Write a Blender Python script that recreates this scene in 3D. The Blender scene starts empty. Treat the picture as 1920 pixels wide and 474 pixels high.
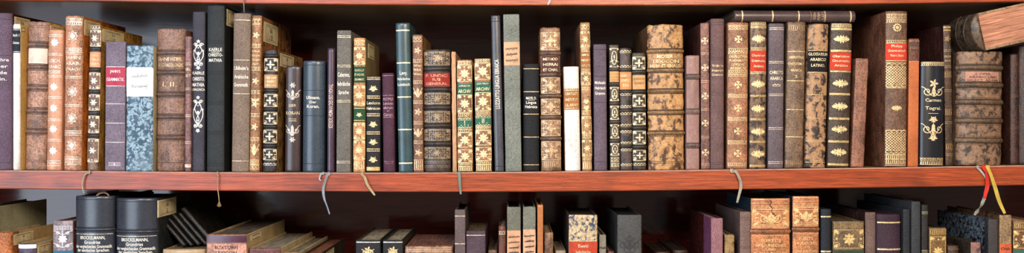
import bpy, bmesh, math, random
from mathutils import Vector, Matrix, noise
random.seed(7)
SC = bpy.context.scene
COL = SC.collection
D = 1.40            # camera to shelf front, metres
K = 0.0008          # metres per photo pixel at the shelf front
DEPTH = 0.28
# ---------------------------------------------------------------- helpers
def lin(c):
    f = lambda v: v/12.92 if v <= .04045 else ((v+.055)/1.055)**2.4
    return tuple(f(v/255.0) for v in c) + (1.0,)
def interp(tab, x):
    if x <= tab[0][0]: return tab[0][1]
    for (a, b), (c, d) in zip(tab, tab[1:]):
        if x <= c:
            t = (x-a)/(c-a); return b+(d-b)*t
    return tab[-1][1]
MIDT = [(-400,315),(0,319.5),(240,321.5),(480,323.5),(720,324),(960,322.5),(1200,320),(1440,317),(1680,314),(1920,310),(2300,304)]
MIDB = [(-400,350),(0,354),(240,356),(480,358),(720,359.5),(960,359.5),(1200,357.5),(1440,354),(1680,351),(1920,347),(2300,341)]
UPB = [(-400,-6),(0,0),(240,3),(480,6.5),(720,9),(960,10),(1200,10),(1440,9),(1680,6.5),(1920,3),(2300,-3)]
LOW = 667.0
def smooth(tab, x, r=60):
    return sum(interp(tab, x+d) for d in (-r,-r/2,0,r/2,r))/5
def zmid(X): return (237-smooth(MIDT, X/K+960))*K
ZLOW = (237-LOW)*K
def P(px, py, y=0.0):
    k = K*(D+y)/D
    return Vector(((px-960)*k, y, (237-py)*k))
def link(o): COL.objects.link(o); return o
def meshobj(name, verts, faces, mat, parent=None, smooth_=False):
    me = bpy.data.meshes.new(name)
    me.from_pydata([tuple(v) for v in verts], [], faces)
    me.update()
    if smooth_:
        for p in me.polygons: p.use_smooth = True
    if mat: me.materials.append(mat)
    o = link(bpy.data.objects.new(name, me))
    if parent: o.parent = parent
    return o
def boxmesh(name, x0, x1, y0, y1, z0, z1, mat, parent=None, bev=0.0004, seg=2):
    bm = bmesh.new()
    bmesh.ops.create_cube(bm, size=1)
    for v in bm.verts:
        v.co = Vector((x0 if v.co.x < 0 else x1, y0 if v.co.y < 0 else y1, z0 if v.co.z < 0 else z1))
    if bev: bmesh.ops.bevel(bm, geom=list(bm.edges), offset=bev, segments=seg, affect='EDGES', profile=.5)
    me = bpy.data.meshes.new(name); bm.to_mesh(me); bm.free()
    if mat: me.materials.append(mat)
    o = link(bpy.data.objects.new(name, me))
    if parent: o.parent = parent
    return o
def thing(name, label, cat, loc=(0,0,0), group=None):
    o = link(bpy.data.objects.new(name, None)); o.empty_display_size = .02
    o.location = loc; o['label'] = label; o['category'] = cat
    if group: o['group'] = group
    return o
# ---------------------------------------------------------------- materials
_mc = {}
class NT:
    def __init__(s, name, rough=.5, spec=.4):
        s.m = bpy.data.materials.new(name); s.m.use_nodes = True
        s.t = s.m.node_tree; s.b = s.t.nodes['Principled BSDF']
        s.b.inputs['Roughness'].default_value = rough
        s.b.inputs['Specular IOR Level'].default_value = spec
        s.seed = random.uniform(-9, 9)
        s.tc = s.t.nodes.new('ShaderNodeTexCoord')
    def n(s, kind, **kw):
        o = s.t.nodes.new(kind)
        for k, v in kw.items():
            if k in o.inputs: o.inputs[k].default_value = v
            else: setattr(o, k, v)
        return o
    def l(s, a, b): s.t.links.new(a, b)
    def coord(s, sc=(1,1,1)):
        mp = s.n('ShaderNodeMapping'); s.l(s.tc.outputs['Object'], mp.inputs['Vector'])
        mp.inputs['Scale'].default_value = sc; mp.inputs['Location'].default_value = (s.seed, s.seed*.7, s.seed*1.3)
        return mp.outputs['Vector']
    def noise(s, scale, detail=4, rough=.6, sc=(1,1,1), dist=0):
        o = s.n('ShaderNodeTexNoise'); o.inputs['Scale'].default_value = scale
        o.inputs['Detail'].default_value = detail; o.inputs['Roughness'].default_value = rough
        o.inputs['Distortion'].default_value = dist
        s.l(s.coord(sc), o.inputs['Vector']); return o.outputs['Fac']
    def ramp(s, fac, stops):
        o = s.n('ShaderNodeValToRGB'); e = o.color_ramp.elements
        while len(e) < len(stops): e.new(.5)
        for i, (p, c) in enumerate(stops):
            e[i].position = p; e[i].color = c
        s.l(fac, o.inputs['Fac']); return o.outputs['Color']
    def mix(s, fac, a, b, mode='MIX'):
        o = s.n('ShaderNodeMix', data_type='RGBA', blend_type=mode)
        for sock, v in ((o.inputs[0], fac), (o.inputs[6], a), (o.inputs[7], b)):
            if hasattr(v, 'links') or hasattr(v, 'is_linked'): s.l(v, sock)
            else: sock.default_value = v
        return o.outputs[2]
    def base(s, c):
        if isinstance(c, tuple): s.b.inputs['Base Color'].default_value = c
        else: s.l(c, s.b.inputs['Base Color'])
    def bump(s, h, strength=.4, dist=.001, prev=None):
        o = s.n('ShaderNodeBump'); o.inputs['Strength'].default_value = strength; o.inputs['Distance'].default_value = dist
        s.l(h, o.inputs['Height'])
        if prev: s.l(prev, o.inputs['Normal'])
        s.l(o.outputs['Normal'], s.b.inputs['Normal']); return o.outputs['Normal']
def sc_(c, f): return tuple(min(1, v*f) for v in c[:3]) + (1,)
def mat(kind, c, c2=None):
    key = (kind, c, c2)
    if kind in ('gilt', 'plain', 'pages', 'paper', 'board') and key in _mc: return _mc[key]
    a = lin(c); g = lambda v: (v, v, v, 1)
    if kind == 'leather':
        a = (a[0], a[1], a[2]*.88, 1)
        m = NT('worn_leather', .36, .45)
        n1 = m.noise(45, 6, .7, (1,1,.6)); n2 = m.noise(420, 3, .7); n3 = m.noise(130, 5, .75, (2.5,1,.35), 1.5)
        col = m.mix(1.0, m.ramp(n1, [(.34, sc_(a, .38)), (.5, a), (.66, sc_(a, 1.5))]), m.ramp(n2, [(.34, g(.4)), (.58, g(1.15))]), 'MULTIPLY')
        col = m.mix(m.ramp(n3, [(.56, g(0)), (.70, g(.45))]), col, sc_((a[0]*1.0+.08, a[1]+.065, a[2]+.05), 1.6))
        col = m.mix(m.ramp(m.noise(70, 5, .7, (1,1,1.4), 1), [(.3, g(.6)), (.44, g(0))]), col, sc_(a, .18))
        m.base(col); nn = m.bump(n2, .75, .0009); m.bump(n3, .5, .001, nn)
    elif kind == 'cloth':
        m = NT('book_cloth', .55, .25)
        n1 = m.noise(30, 5, .6); n2 = m.noise(900, 2, .6, (1.5,1,.6)); n3 = m.noise(600, 2, .6, (.5,1,2))
        col = m.mix(1.0, m.ramp(n1, [(.3, sc_(a, .72)), (.6, a), (.8, sc_(a, 1.25))]), m.ramp(n2, [(.35, g(.5)), (.65, g(1.2))]), 'MULTIPLY')
        m.base(col); nn = m.bump(n2, .8, .0007); m.bump(n3, .6, .0007, nn)
    elif kind == 'grain':
        m = NT('grained_leather', .29, .6)
        v = m.n('ShaderNodeTexVoronoi'); v.inputs['Scale'].default_value = 700; m.l(m.coord(), v.inputs['Vector'])
        n1 = m.noise(25, 5, .65)
        col = m.mix(1.0, m.ramp(n1, [(.3, sc_(a, .65)), (.6, a), (.8, sc_(a, 1.4))]), m.ramp(v.outputs['Distance'], [(.1, g(1.2)), (.8, g(.6))]), 'MULTIPLY')
        m.base(col); m.bump(v.outputs['Distance'], -1.0, .0016)
    elif kind in ('mottled', 'spotted'):
        m = NT('mottled_leather', .45, .45); b = lin(c2)
        n1 = m.noise({'mottled': 105, 'spotted': 230}[kind], 7, .66, (1,1,.8), .5); n2 = m.noise(380, 3, .7)
        col = m.ramp(n1, [(.36, b), (.43, sc_(b, 1.6)), (.5, a), (.68, sc_(a, 1.4))])
        col = m.mix(1.0, col, m.ramp(n2, [(.3, g(.6)), (.6, g(1.1))]), 'MULTIPLY')
        m.base(col); m.bump(n2, .45, .0006)
    elif kind == 'marble':
        m = NT('marbled_paper', .5, .35); b = lin(c2)
        v = m.n('ShaderNodeTexVoronoi'); v.inputs['Scale'].default_value = 165
        nv = m.n('ShaderNodeTexNoise'); nv.inputs['Scale'].default_value = 60; m.l(m.coord(), nv.inputs['Vector'])
        add = m.n('ShaderNodeVectorMath', operation='MULTIPLY_ADD'); m.l(nv.outputs['Color'], add.inputs[0])
        add.inputs[1].default_value = (.03,.03,.03); m.l(m.coord(), add.inputs[2]); m.l(add.outputs[0], v.inputs['Vector'])
        col = m.ramp(v.outputs['Distance'], [(.06, a), (.16, b), (.24, a), (.38, sc_(a, .8)), (.62, b)])
        col = m.mix(m.ramp(m.noise(38, 5, .7), [(.45, g(0)), (.7, g(.75))]), col, sc_(a, .55))
        m.base(col); m.bump(m.noise(400, 3), .25, .0004)
    elif kind == 'vellum':
        m = NT('vellum', .4, .4)
        n1 = m.noise(28, 6, .65, (1,1,.5)); n2 = m.noise(260, 3, .7)
        col = m.mix(1.0, m.ramp(n1, [(.3, sc_(a, .62)), (.52, a), (.8, sc_(a, 1.2))]), m.ramp(n2, [(.3, g(.8)), (.6, g(1.05))]), 'MULTIPLY')
        m.base(col); m.bump(n2, .25, .0005)
    elif kind == 'pages':
        m = NT('page_edges', .8, .15)
        n1 = m.noise(14, 5, .7); n2 = m.noise(1000, 2, .6, (1,.02,.02)); n3 = m.noise(170, 4, .7, (1,.15,.15), .4)
        col = m.mix(1.0, m.ramp(n2, [(.35, sc_(a, .42)), (.6, sc_(a, 1.15))]), m.ramp(n3, [(.3, g(.5)), (.6, g(1.05))]), 'MULTIPLY')
        col = m.mix(m.ramp(n1, [(.4, g(0)), (.75, g(.5))]), col, sc_(a, .45))
        m.base(col); m.bump(n2, .6, .0006)
    elif kind == 'paper':
        m = NT('old_paper', .75, .2)
        n1 = m.noise(60, 5, .7)
        m.base(m.ramp(n1, [(.28, sc_(a, .6)), (.5, a), (.8, sc_(a, 1.12))])); m.bump(n1, .15, .0003)
    elif kind == 'gilt':
        m = NT('gilt', .35, .7)
        m.b.inputs['Metallic'].default_value = .25
        n1 = m.noise(380, 4, .75)
        m.base(m.ramp(n1, [(.36, sc_(a, .3)), (.5, a), (.7, sc_(a, 1.25))]))
    else:
        m = NT('ink' if sum(c) < 200 else 'pigment', .6, .3); m.base(a)
    _mc[key] = m.m
    return m.m
def wood_edge():
    m = NT('varnished_red_wood', .33, .55); g = lambda v: (v, v, v, 1)
    a = lin((162, 68, 30))
    n1 = m.noise(40, 7, .7, (.15,1,4), .3); n2 = m.noise(700, 4, .75, (.03,1,1)); n3 = m.noise(5, 3, .6, (1,1,1)); n4 = m.noise(320, 3, .8)
    col = m.ramp(n1, [(.3, sc_(a, .6)), (.5, a), (.7, sc_(a, 1.3))])
    col = m.mix(m.ramp(n3, [(.56, g(0)), (.68, g(.55))]), col, lin((58,24,26)))
    col = m.mix(1.0, col, m.ramp(n2, [(.38, g(.5)), (.6, g(1.15))]), 'MULTIPLY')
    col = m.mix(m.ramp(n4, [(.68, g(0)), (.78, g(.5))]), col, lin((225,170,130)))
    m.base(col); nn = m.bump(n2, .35, .0006); m.bump(n4, .15, .0005, nn)
    return m.m
def dark_wood(c, rough, name, spec=.5):
    m = NT(name, rough, spec); g = lambda v: (v, v, v, 1); a = lin(c)
    n1 = m.noise(14, 6, .7, (.2,1,1.0), .4); n2 = m.noise(150, 4, .7, (.1,1,1))
    col = m.mix(1.0, m.ramp(n1, [(.3, sc_(a, .55)), (.6, a), (.8, sc_(a, 1.3))]), m.ramp(n2, [(.3, g(.6)), (.6, g(1.1))]), 'MULTIPLY')
    m.base(col); m.bump(n2, .12, .0008)
    return m.m
# ---------------------------------------------------------------- letters (built-in font turned into flat shapes)
_tc = {}
def glyphs(text):
    if text in _tc: return _tc[text]
    cu = bpy.data.curves.new('t', 'FONT'); cu.body = text; cu.resolution_u = 2; cu.offset = .012; cu.fill_mode = 'FRONT'
    ob = bpy.data.objects.new('t', cu); COL.objects.link(ob)
    dg = bpy.context.evaluated_depsgraph_get(); ev = ob.evaluated_get(dg); me = ev.to_mesh()
    vs = [(v.co.x, v.co.y) for v in me.vertices]; fs = [tuple(p.vertices) for p in me.polygons]
    ev.to_mesh_clear(); bpy.data.objects.remove(ob); bpy.data.curves.remove(cu)
    xs = [v[0] for v in vs] or [0]; ys = [v[1] for v in vs] or [0]
    x0, x1 = min(xs), max(xs); y0 = 0
    vs = [((x-(x0+x1)/2), y-.35) for x, y in vs]
    _tc[text] = (vs, fs, x1-x0); return _tc[text]
# ---------------------------------------------------------------- 2-D ornament pen, in photo pixels (x from the middle of the spine, y = photo row)
class Pen:
    def __init__(s): s.v = []; s.f = []
    def poly(s, pts):
        b = len(s.v); s.v += pts; s.f.append(tuple(range(b, b+len(pts))))
    def disc(s, cx, cy, rx, ry=None, n=10):
        ry = ry or rx
        s.poly([(cx+rx*math.cos(2*math.pi*i/n), cy-ry*math.sin(2*math.pi*i/n)) for i in range(n)])
    def rib(s, pts, w, closed=False):
        n = len(pts); b = len(s.v)
        for i in range(n):
            if closed: p, q = pts[i-1], pts[(i+1) % n]
            else: p, q = pts[max(i-1, 0)], pts[min(i+1, n-1)]
            dx, dy = q[0]-p[0], q[1]-p[1]; L = math.hypot(dx, dy) or 1
            nx, ny = -dy/L*w/2, dx/L*w/2
            x, y = pts[i]; s.v += [(x+nx, y+ny), (x-nx, y-ny)]
        m = n if closed else n-1
        for i in range(m):
            j = (i+1) % n
            s.f.append((b+2*i, b+2*j, b+2*j+1, b+2*i+1))
    def line(s, x0, y0, x1, y1, w, n=None):
        n = n or max(2, int(abs(x1-x0)/2.5)+2)
        s.rib([(x0+(x1-x0)*i/(n-1), y0+(y1-y0)*i/(n-1)) for i in range(n)], w)
    def ring(s, cx, cy, rx, ry, w, n=14, a0=0, a1=360):
        full = a1-a0 >= 360
        c = n if full else n+1
        s.rib([(cx+rx*math.cos(math.radians(a0+(a1-a0)*i/n)), cy-ry*math.sin(math.radians(a0+(a1-a0)*i/n))) for i in range(c)], w, full)
    def petal(s, cx, cy, r, wd, ang):
        pts = []
        for t, o in ((0,0),(.35,.5),(.65,.5),(1,0),(.65,-.5),(.35,-.5)):
            x, y = t*r, o*wd; ca, sa = math.cos(ang), math.sin(ang)
            pts.append((cx+x*ca-y*sa, cy-(x*sa+y*ca)))
        s.poly(pts)
    def flower(s, cx, cy, r, n=8, wd=None, a=0):
        for i in range(n): s.petal(cx, cy, r, wd or r*.5, a+2*math.pi*i/n)
    def spiral(s, cx, cy, r, a0, turns, w, sx=1, n=14):
        s.rib([(cx+sx*r*(1-.8*t)*math.cos(a0+turns*2*math.pi*t), cy-r*(1-.8*t)*math.sin(a0+turns*2*math.pi*t)) for t in (i/n for i in range(n+1))], w)
        s.disc(cx, cy, w*.9, n=6)
def gold(c=None): return mat('gilt', c or (232, 200, 146))
INK = (38, 30, 26)
def decor(hw, items, pens, texts, labels):
    """hw = half spine width in px; fills pens[colour], texts[colour] and labels"""
    def pen(c): return pens.setdefault(c, Pen())
    for it in items:
        k = it[0]; kw = it[-1] if isinstance(it[-1], dict) else {}
        a = [v for v in it[1:] if not isinstance(v, dict)]
        c = kw.get('c', (232, 200, 146)); p = pen(c) if k not in ('B', 'T', 'V') else None
        W = hw*kw.get('w', .93)
        if k == 'L':
            for y in a: p.line(-W, y, W, y, kw.get('t', 1.1))
        elif k == 'LL':
            for y in a: p.line(-W, y-1.5, W, y-1.5, .9); p.line(-W, y+1.5, W, y+1.5, .9)
        elif k == 'B':      # label patch y0 y1
            labels.append((a[0], a[1], kw.get('w', .97), c, kw.get('k', 'paper'), kw.get('c2')))
        elif k == 'T':      # text, y, cap height
            texts.setdefault(c, []).append((a[0], a[1], a[2], hw*2*kw.get('w', .78), 0, kw.get('x', 0)))
        elif k == 'V':      # vertical text: y0 y1 cap height
            texts.setdefault(c, []).append((a[0], (a[1]+a[2])/2, a[3], abs(a[2]-a[1]), 90, 0))
        elif k == 'Z':      # chain band y0 y1
            for (y0, y1) in zip(a[::2], a[1::2]):
                p.line(-W, y0, W, y0, .9); p.line(-W, y1, W, y1, .9)
                r = max(.8, (y1-y0)/2-1.2); n = max(3, int(2*W/(2*r+.8)))
                for i in range(n):
                    x = -W+(i+.5)*2*W/n
                    p.ring(x, (y0+y1)/2, r*.9, r*.9, .8, 8) if r > 1.6 else p.disc(x, (y0+y1)/2, r*.8, n=6)
        elif k == 'W':      # wavy garland lines
            for y in a:
                n = int(W*2/1.2)
                p.rib([(-W+i*2*W/n, y+1.3*math.sin(i*1.5)) for i in range(n+1)], 1.1)
                p.line(-W, y+3, W, y+3, .7)
        elif k == 'K':      # solid gold band y0 y1
            for (y0, y1) in zip(a[::2], a[1::2]): p.line(-W, (y0+y1)/2, W, (y0+y1)/2, y1-y0)
        elif k == 'D':      # diamond ornament r, ys
            r = a[0]
            for y in a[1:]:
                pts = [(0, y-r), (r*.85, y), (0, y+r), (-r*.85, y)]
                p.rib(pts, 1.2, True)
                p.flower(0, y, r*.62, 4, r*.2); p.flower(0, y, r*.45, 4, r*.16, math.pi/4); p.rib([(0, y-r*.66), (r*.55, y), (0, y+r*.66), (-r*.55, y)], .8, True)
                for sx in (-1, 1):
                    for sy in (-1, 1): p.disc(sx*r*.6, y+sy*r*.62, r*.14, n=6)
        elif k == 'X':      # fleury cross
            r = a[0]
            for y in a[1:]:
                for i in range(4):
                    an = i*math.pi/2; dx, dy = math.cos(an), math.sin(an)
                    p.petal(0, y, r, r*.35, an)
                    p.disc(dx*r*.72-dy*r*.28, y+dy*r*.72+dx*r*.28, r*.17, n=6); p.disc(dx*r*.72+dy*r*.28, y+dy*r*.72-dx*r*.28, r*.17, n=6)
        elif k == 'F':      # flower r, n, ys
            r, n = a[0], a[1]
            for y in a[2:]:
                p.flower(0, y, r, n, r*.42); p.disc(0, y, r*.2, n=8)
        elif k == 'O':      # wide medallion rx ry ys
            rx, ry = a[0], a[1]
            for y in a[2:]:
                p.flower(0, y, ry, 6, ry*.6); p.ring(0, y, rx*.45, ry*.7, .9, 12)
                for sx in (-1, 1):
                    p.petal(sx*rx*.35, y, rx*.65, ry*.8, 0 if sx > 0 else math.pi)
                    for sy in (-1, 1):
                        p.spiral(sx*rx*.5, y+sy*ry*.5, ry*.35, 0, 1, .9, sx, 8); p.disc(sx*rx*.15, y+sy*ry*.95, ry*.14, n=6)
                    p.disc(sx*rx*.78, y-ry*.35, ry*.13, n=6); p.disc(sx*rx*.78, y+ry*.35, ry*.13, n=6)
        elif k == 'P':      # panels y0 y1 pairs, framed, corner scrolls and centre flower
            for (y0, y1) in zip(a[::2], a[1::2]):
                cy = (y0+y1)/2; hh = (y1-y0)/2-1; ww = W
                p.line(-ww, cy-hh, ww, cy-hh, .9); p.line(-ww, cy+hh, ww, cy+hh, .9)
                p.line(-ww, cy-hh, -ww, cy+hh, .9, 4); p.line(ww, cy-hh, ww, cy+hh, .9, 4)
                r = min(ww, hh)
                p.flower(0, cy, r*.72, kw.get('n', 8), r*.28); p.disc(0, cy, r*.16, n=8)
                for sx in (-1, 1):
                    for sy in (-1, 1):
                        p.spiral(sx*(ww-r*.34), cy+sy*(hh-r*.34), r*.31, math.pi/4*sy, 1.1, 1.0, sx, 9)
                        p.petal(sx*ww, cy+sy*hh, r*.62, r*.3, math.atan2(sy, -sx))
                    if hh > ww*1.15: p.disc(0, cy+sx*hh*.82, r*.13, n=6)
                    if ww > hh*1.15: p.disc(sx*ww*.82, cy, r*.13, n=6)
        elif k == 'N':      # panel with oval centre
            for (y0, y1) in zip(a[::2], a[1::2]):
                cy = (y0+y1)/2; hh = (y1-y0)/2-1; ww = W
                for yy in (cy-hh, cy+hh): p.line(-ww, yy, ww, yy, .9)
                p.ring(0, cy, ww*.55, hh*.72, 1.3, 14); p.flower(0, cy+hh*.2, hh*.55, 3, ww*.25, math.pi/2-2*math.pi/3*0)
                for sx in (-1, 1):
                    for sy in (-1, 1): p.petal(sx*ww, cy+sy*hh, ww*.6, ww*.35, math.atan2(sy, -sx))
        elif k == 'G':      # lattice y0 y1 cell
            y0, y1, n = a[0], a[1], a[2]
            cw = 2*W/n; rows = max(1, round((y1-y0)/cw)); ch = (y1-y0)/rows
            for i in range(n):
                for j in range(rows):
                    x0 = -W+i*cw; ya = y0+j*ch
                    p.line(x0, ya, x0+cw, ya+ch, 1.0, 4); p.line(x0, ya+ch, x0+cw, ya, 1.0, 4); p.disc(x0+cw/2, ya+ch/2, .9, n=4)
            for i in range(n//2+1):
                x = -W+(i+.5)*2*W/(n//2+1)
                p.ring(x, y0, cw*.8, cw*.8, .9, 8, 0, 180); p.ring(x, y1, cw*.8, cw*.8, .9, 8, 180, 359)
        elif k == 'C':      # comb border: row of small teeth y0 y1
            for (y0, y1) in zip(a[::2], a[1::2]):
                p.line(-W, y0, W, y0, .9); p.line(-W, y1, W, y1, .9); n = max(4, int(2*W/3.2))
                for i in range(n):
                    x = -W+(i+.5)*2*W/n; p.poly([(x-.8, y1-1), (x-.8, y0+1.5), (x, y0+.8), (x+.8, y0+1.5), (x+.8, y1-1)])
        elif k == 'A':      # tall arabesque y0 y1
            for (y0, y1) in zip(a[::2], a[1::2]):
                H = y1-y0; w = W*.8; t = kw.get('t', 1.4)
                for sx in (-1, 1):
                    p.spiral(sx*w*.55, y0+H*.18, w*.4, 0, 1.2, t, sx); p.spiral(sx*w*.52, y0+H*.80, w*.42, math.pi, 1.2, t, sx)
                    p.rib([(sx*w*(.95*math.sin(math.pi*q)), y0+H*(.18+.62*q)) for q in (i/10 for i in range(11))], t)
                    p.rib([(sx*w*(.2+.45*math.sin(2*math.pi*q)), y0+H*(.2+.6*q)) for q in (i/10 for i in range(11))], t*.8)
                    p.petal(sx*w*.9, y0+H*.42, w*.5, w*.25, math.pi/2)
                p.flower(0, y0+H*.07, w*.4, 5, w*.22, math.pi/2); p.flower(0, y0+H*.46, w*.38, 6, w*.2); p.flower(0, y0+H*.93, w*.45, 5, w*.25, -math.pi/2)
                p.disc(0, y0+H*.28, w*.13, n=8); p.disc(0, y0+H*.66, w*.13, n=8)
        elif k == 'Q':      # broad scroll ornament y0 y1 (pair of volutes)
            for (y0, y1) in zip(a[::2], a[1::2]):
                H = y1-y0; cy = (y0+y1)/2
                for sx in (-1, 1):
                    p.spiral(sx*W*.52, cy, min(W*.42, H*.45), math.pi*.9, 1.3, 1.5, sx)
                    p.rib([(sx*W*q, cy+H*.45*math.cos(q*math.pi)) for q in (i/8 for i in range(9))], 1.3)
                p.petal(0, cy+H*.1, H*.6, H*.25, math.pi/2); p.petal(0, cy-H*.1, H*.6, H*.25, -math.pi/2)
        elif k == 'S':      # sprig r ys
            r = a[0]
            for y in a[1:]:
                for i in range(7):
                    an = math.pi*(i/6); p.petal(0, y+r*.2, r*(1 if i % 2 == 0 else .8), r*.28, an)
                for i in range(3): p.petal(0, y+r*.2, r*.6, r*.25, -math.pi/2+(i-1)*.7)
        elif k == 'M':      # dense filigree y0 y1 pairs
            for (y0, y1) in zip(a[::2], a[1::2]):
                rnd = random.Random(int(y0)); cs = kw.get('s', 4.6)
                nx_, ny_ = max(1, round(W/cs)), max(1, round((y1-y0)/cs))
                for i in range(nx_):
                    for j in range(ny_):
                        x = (i+.5)*W/nx_; y = y0+(j+.5)*(y1-y0)/ny_; a0 = rnd.uniform(0, 6.28); q = rnd.random()
                        for sx in (-1, 1):
                            if q < .6: p.spiral(sx*x, y, cs*.46, a0, .9, .9, sx, 8)
                            else: p.petal(sx*x, y, cs*.6, cs*.4, a0 if sx > 0 else math.pi-a0); p.disc(sx*x, y, .8, n=5)
        elif k == 'J':
            p.rib(a[0], kw.get('t', 1.6))
        elif k == 'H':      # handwriting rows: y, width fraction
            for y in a:
                rnd = random.Random(int(y*7)); pts = []; n = 60; ww = W*rnd.uniform(.7, .9)
                for i in range(n):
                    t = i/(n-1); amp = kw.get('h', 2.6)*(.45+.9*(rnd.random() > .86))
                    pts.append((-ww+2*ww*t+.9*math.cos(i*1.25)+amp*.3*math.sin(i*1.25), y-t*1.5-amp*math.sin(i*1.25)))
                p.rib(pts, .6)
        elif k == 'R':      # rosette r ys
            r = a[0]
            for y in a[1:]:
                p.ring(0, y, r, r, 1.6, 16); p.flower(0, y, r*.75, 8, r*.25); 
                for i in range(12): p.disc(r*1.2*math.cos(i*math.pi/6), y+r*1.2*math.sin(i*math.pi/6), r*.16, n=5)
GROUPS = {'mid': 'old books on the upper shelf', 'low': 'old books on the lower shelf'}
def book(label, xb, yt, col, kind='leather', xt=None, base='mid', sb=.008, dep=.15, cov=None, ckind=None, c2=None, cc2=None,
         bulge=.23, bands=(), bh=.0014, bt=5.0, items=(), pages=(176,160,136), wear=.0, quarter=None, mark=None, bandcol=None,
         headcap=True, place=None, name='book', cat='book', tt=.0022, torn=False):
    """one book: spine towards the room. Positions are photo pixels; sb = setback from the shelf front; mark = (px0, px1, py0, py1, text) shelfmark on the cover"""
    xt = xt or xb
    k = K*(D+sb)/D
    w = ((xb[1]-xb[0])+(xt[1]-xt[0]))/2 - 1.5
    cb = (xb[0]+xb[1])/2; ct = (xt[0]+xt[1])/2
    Xb = (cb-960)*k
    zb = (zmid(Xb) if base == 'mid' else ZLOW)
    ybase = 237-zb/k                      # photo row of the base at this setback
    h = (ybase-yt)*k; hw = w*k/2
    if place is not None: h = place['h']; hw = place['w']/2; ybase = yt+h/k; w = 2*hw/k
    tilt = math.atan2((ct-cb), (ybase-yt)) if place is None else 0
    root = thing(name, label, cat, (Xb, sb, zb + abs(math.sin(tilt))*hw + .0002), GROUPS[base] if place is None or 'grp' not in place else place['grp'])
    root.rotation_euler = (0, tilt, 0)
    if place is not None:
        root.matrix_world = place['m']
    A = math.radians(70); sA = math.sin(A); b = min(w*k*bulge, .014); sd = random.uniform(0, 100)
    hwpx = hw/k; tz = lambda py: (ybase-py)*k
    bz = [(tz(y), bt*k/2) for y in bands]
    def S(x, z, off=0, pure=False):
        u = max(-1, min(1, x/hw)); th = math.asin(u*sA)
        if not pure:
            for zc, hb in bz:
                d = abs(z-zc)
                if d < hb: off += bh*math.sqrt(max(0, 1-(d/hb)**2))*.9+.0001
        if wear: off += wear*noise.noise(Vector((u*1.6+sd, 0, z*45)))+wear*.5*noise.noise(Vector((u*3+sd, 4, z*140)))
        e = min(z, h-z)                     # rounded head and tail
        if e < .003 and e >= 0: off -= .0012*(1-e/.003)**2
        y = b*(1-(math.cos(th)-math.cos(A))/(1-math.cos(A)))
        return Vector((x+off*math.sin(th), y-off*math.cos(th), z))
    ms = mat(kind, col, c2)
    cov = cov or col; ckind = ckind or (kind if cov == col else 'leather')
    mc = ms if (cov == col and ckind == kind) else mat(ckind, cov, cc2)
    # spine
    nu = 14; nv = max(8, int(h/k/4)); V = []; F = []
    zs = [0, .001, .002, .003] + [.003+(h-.006)*i/nv for i in range(1, nv)] + [h-.003, h-.002, h-.001, h]
    for z in zs:
        for i in range(nu+1):
            th = -A+2*A*i/nu; x = hw*math.sin(th)/sA
            q = S(x, z, 0, True)
            if wear and z > h-.0015: q.z += wear*2.2*noise.noise(Vector((x*160+sd, 1, 0)))
            V.append(q)
    n = nu+1
    for j in range(len(zs)-1):
        for i in range(nu): F.append((j*n+i, j*n+i+1, (j+1)*n+i+1, (j+1)*n+i))
    nb = len(V)
    yb = b+.0012
    for z in zs: V += [Vector((-hw*.985, yb, z)), Vector((hw*.985, yb, z))]
    for j in range(len(zs)-1):
        F.append((nb+2*j+1, nb+2*j, nb+2*j+2, nb+2*j+3))
        F.append((j*n, (j+1)*n, nb+2*j+2, nb+2*j)); F.append(((j+1)*n+nu, j*n+nu, nb+2*j+1, nb+2*j+3))
    F.append(tuple(list(range(n-1, -1, -1))+[nb, nb+1])); L = len(zs)-1
    F.append(tuple(list(range(L*n, L*n+n))+[nb+2*L+1, nb+2*L]))
    sp = meshobj('spine', V, F, ms, root, True)
    # boards and pages
    for s, nm in ((-1, 'front_cover'), (1, 'back_cover')):
        x0, x1 = sorted((s*(hw-tt), s*hw))
        cvr = boxmesh(nm, x0, x1, b+.0004, dep, 0, h-.0006, mc, root, .0006)
        if quarter:
            x0, x1 = sorted((s*(hw-tt*.5), s*(hw+.0003)))
            boxmesh('cover_leather_strip', x0, x1, b+.0006, quarter[1], .0002, h-.0003, mat(quarter[2], quarter[0]), cvr, .0002)
    pg = boxmesh('page_block', -hw+tt, hw-tt, b+.001, dep-.004, .002, h-(.0035 if not torn else .001), mat('pages', pages), root, 0)
    # raised bands
    bc = bandcol or tuple(int(v*.74) for v in col)
    for zc, hb in bz:
        V = []; F = []; m = 8
        for i in range(nu+1):
            th = -A+2*A*i/nu; x = hw*.999*math.sin(th)/sA
            for j in range(m+1):
                an = math.pi*j/m; V.append(S(x, zc-hb*math.cos(an), bh*math.sin(an)-.0002, True))
        for i in range(nu):
            for j in range(m): F.append((i*(m+1)+j, (i+1)*(m+1)+j, (i+1)*(m+1)+j+1, i*(m+1)+j+1))
        meshobj('raised_band', V, F, mat('leather', bc) if kind != 'grain' else ms, root, True)
    # decoration
    pens = {}; texts = {}; labels = []
    bc = bandcol or tuple(int(v*.74) for v in col)
    dk = tuple(int(v*.33) for v in col)
    items = [('L', y-bt/2-.8, y+bt/2+.8, dict(c=dk, t=1.2, w=.99)) for y in bands]+list(items)
    decor(hwpx, items, pens, texts, labels)
    for y0, y1, wf, c, kd, cc in labels:
        V = []; F = []; nx = 14; ny = max(3, int((y1-y0)/3)); W2 = hw*wf
        for j in range(ny+1):
            for i in range(nx+1):
                th = math.asin(wf*sA)*(-1+2*i/nx); V.append(S(hw*math.sin(th)/sA, tz(y1+(y0-y1)*j/ny), .00022))
        for j in range(ny):
            for i in range(nx): q = j*(nx+1)+i; F.append((q, q+1, q+nx+2, q+nx+1))
        meshobj('title_label', V, F, mat(kd, c, cc), root, True)
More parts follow.
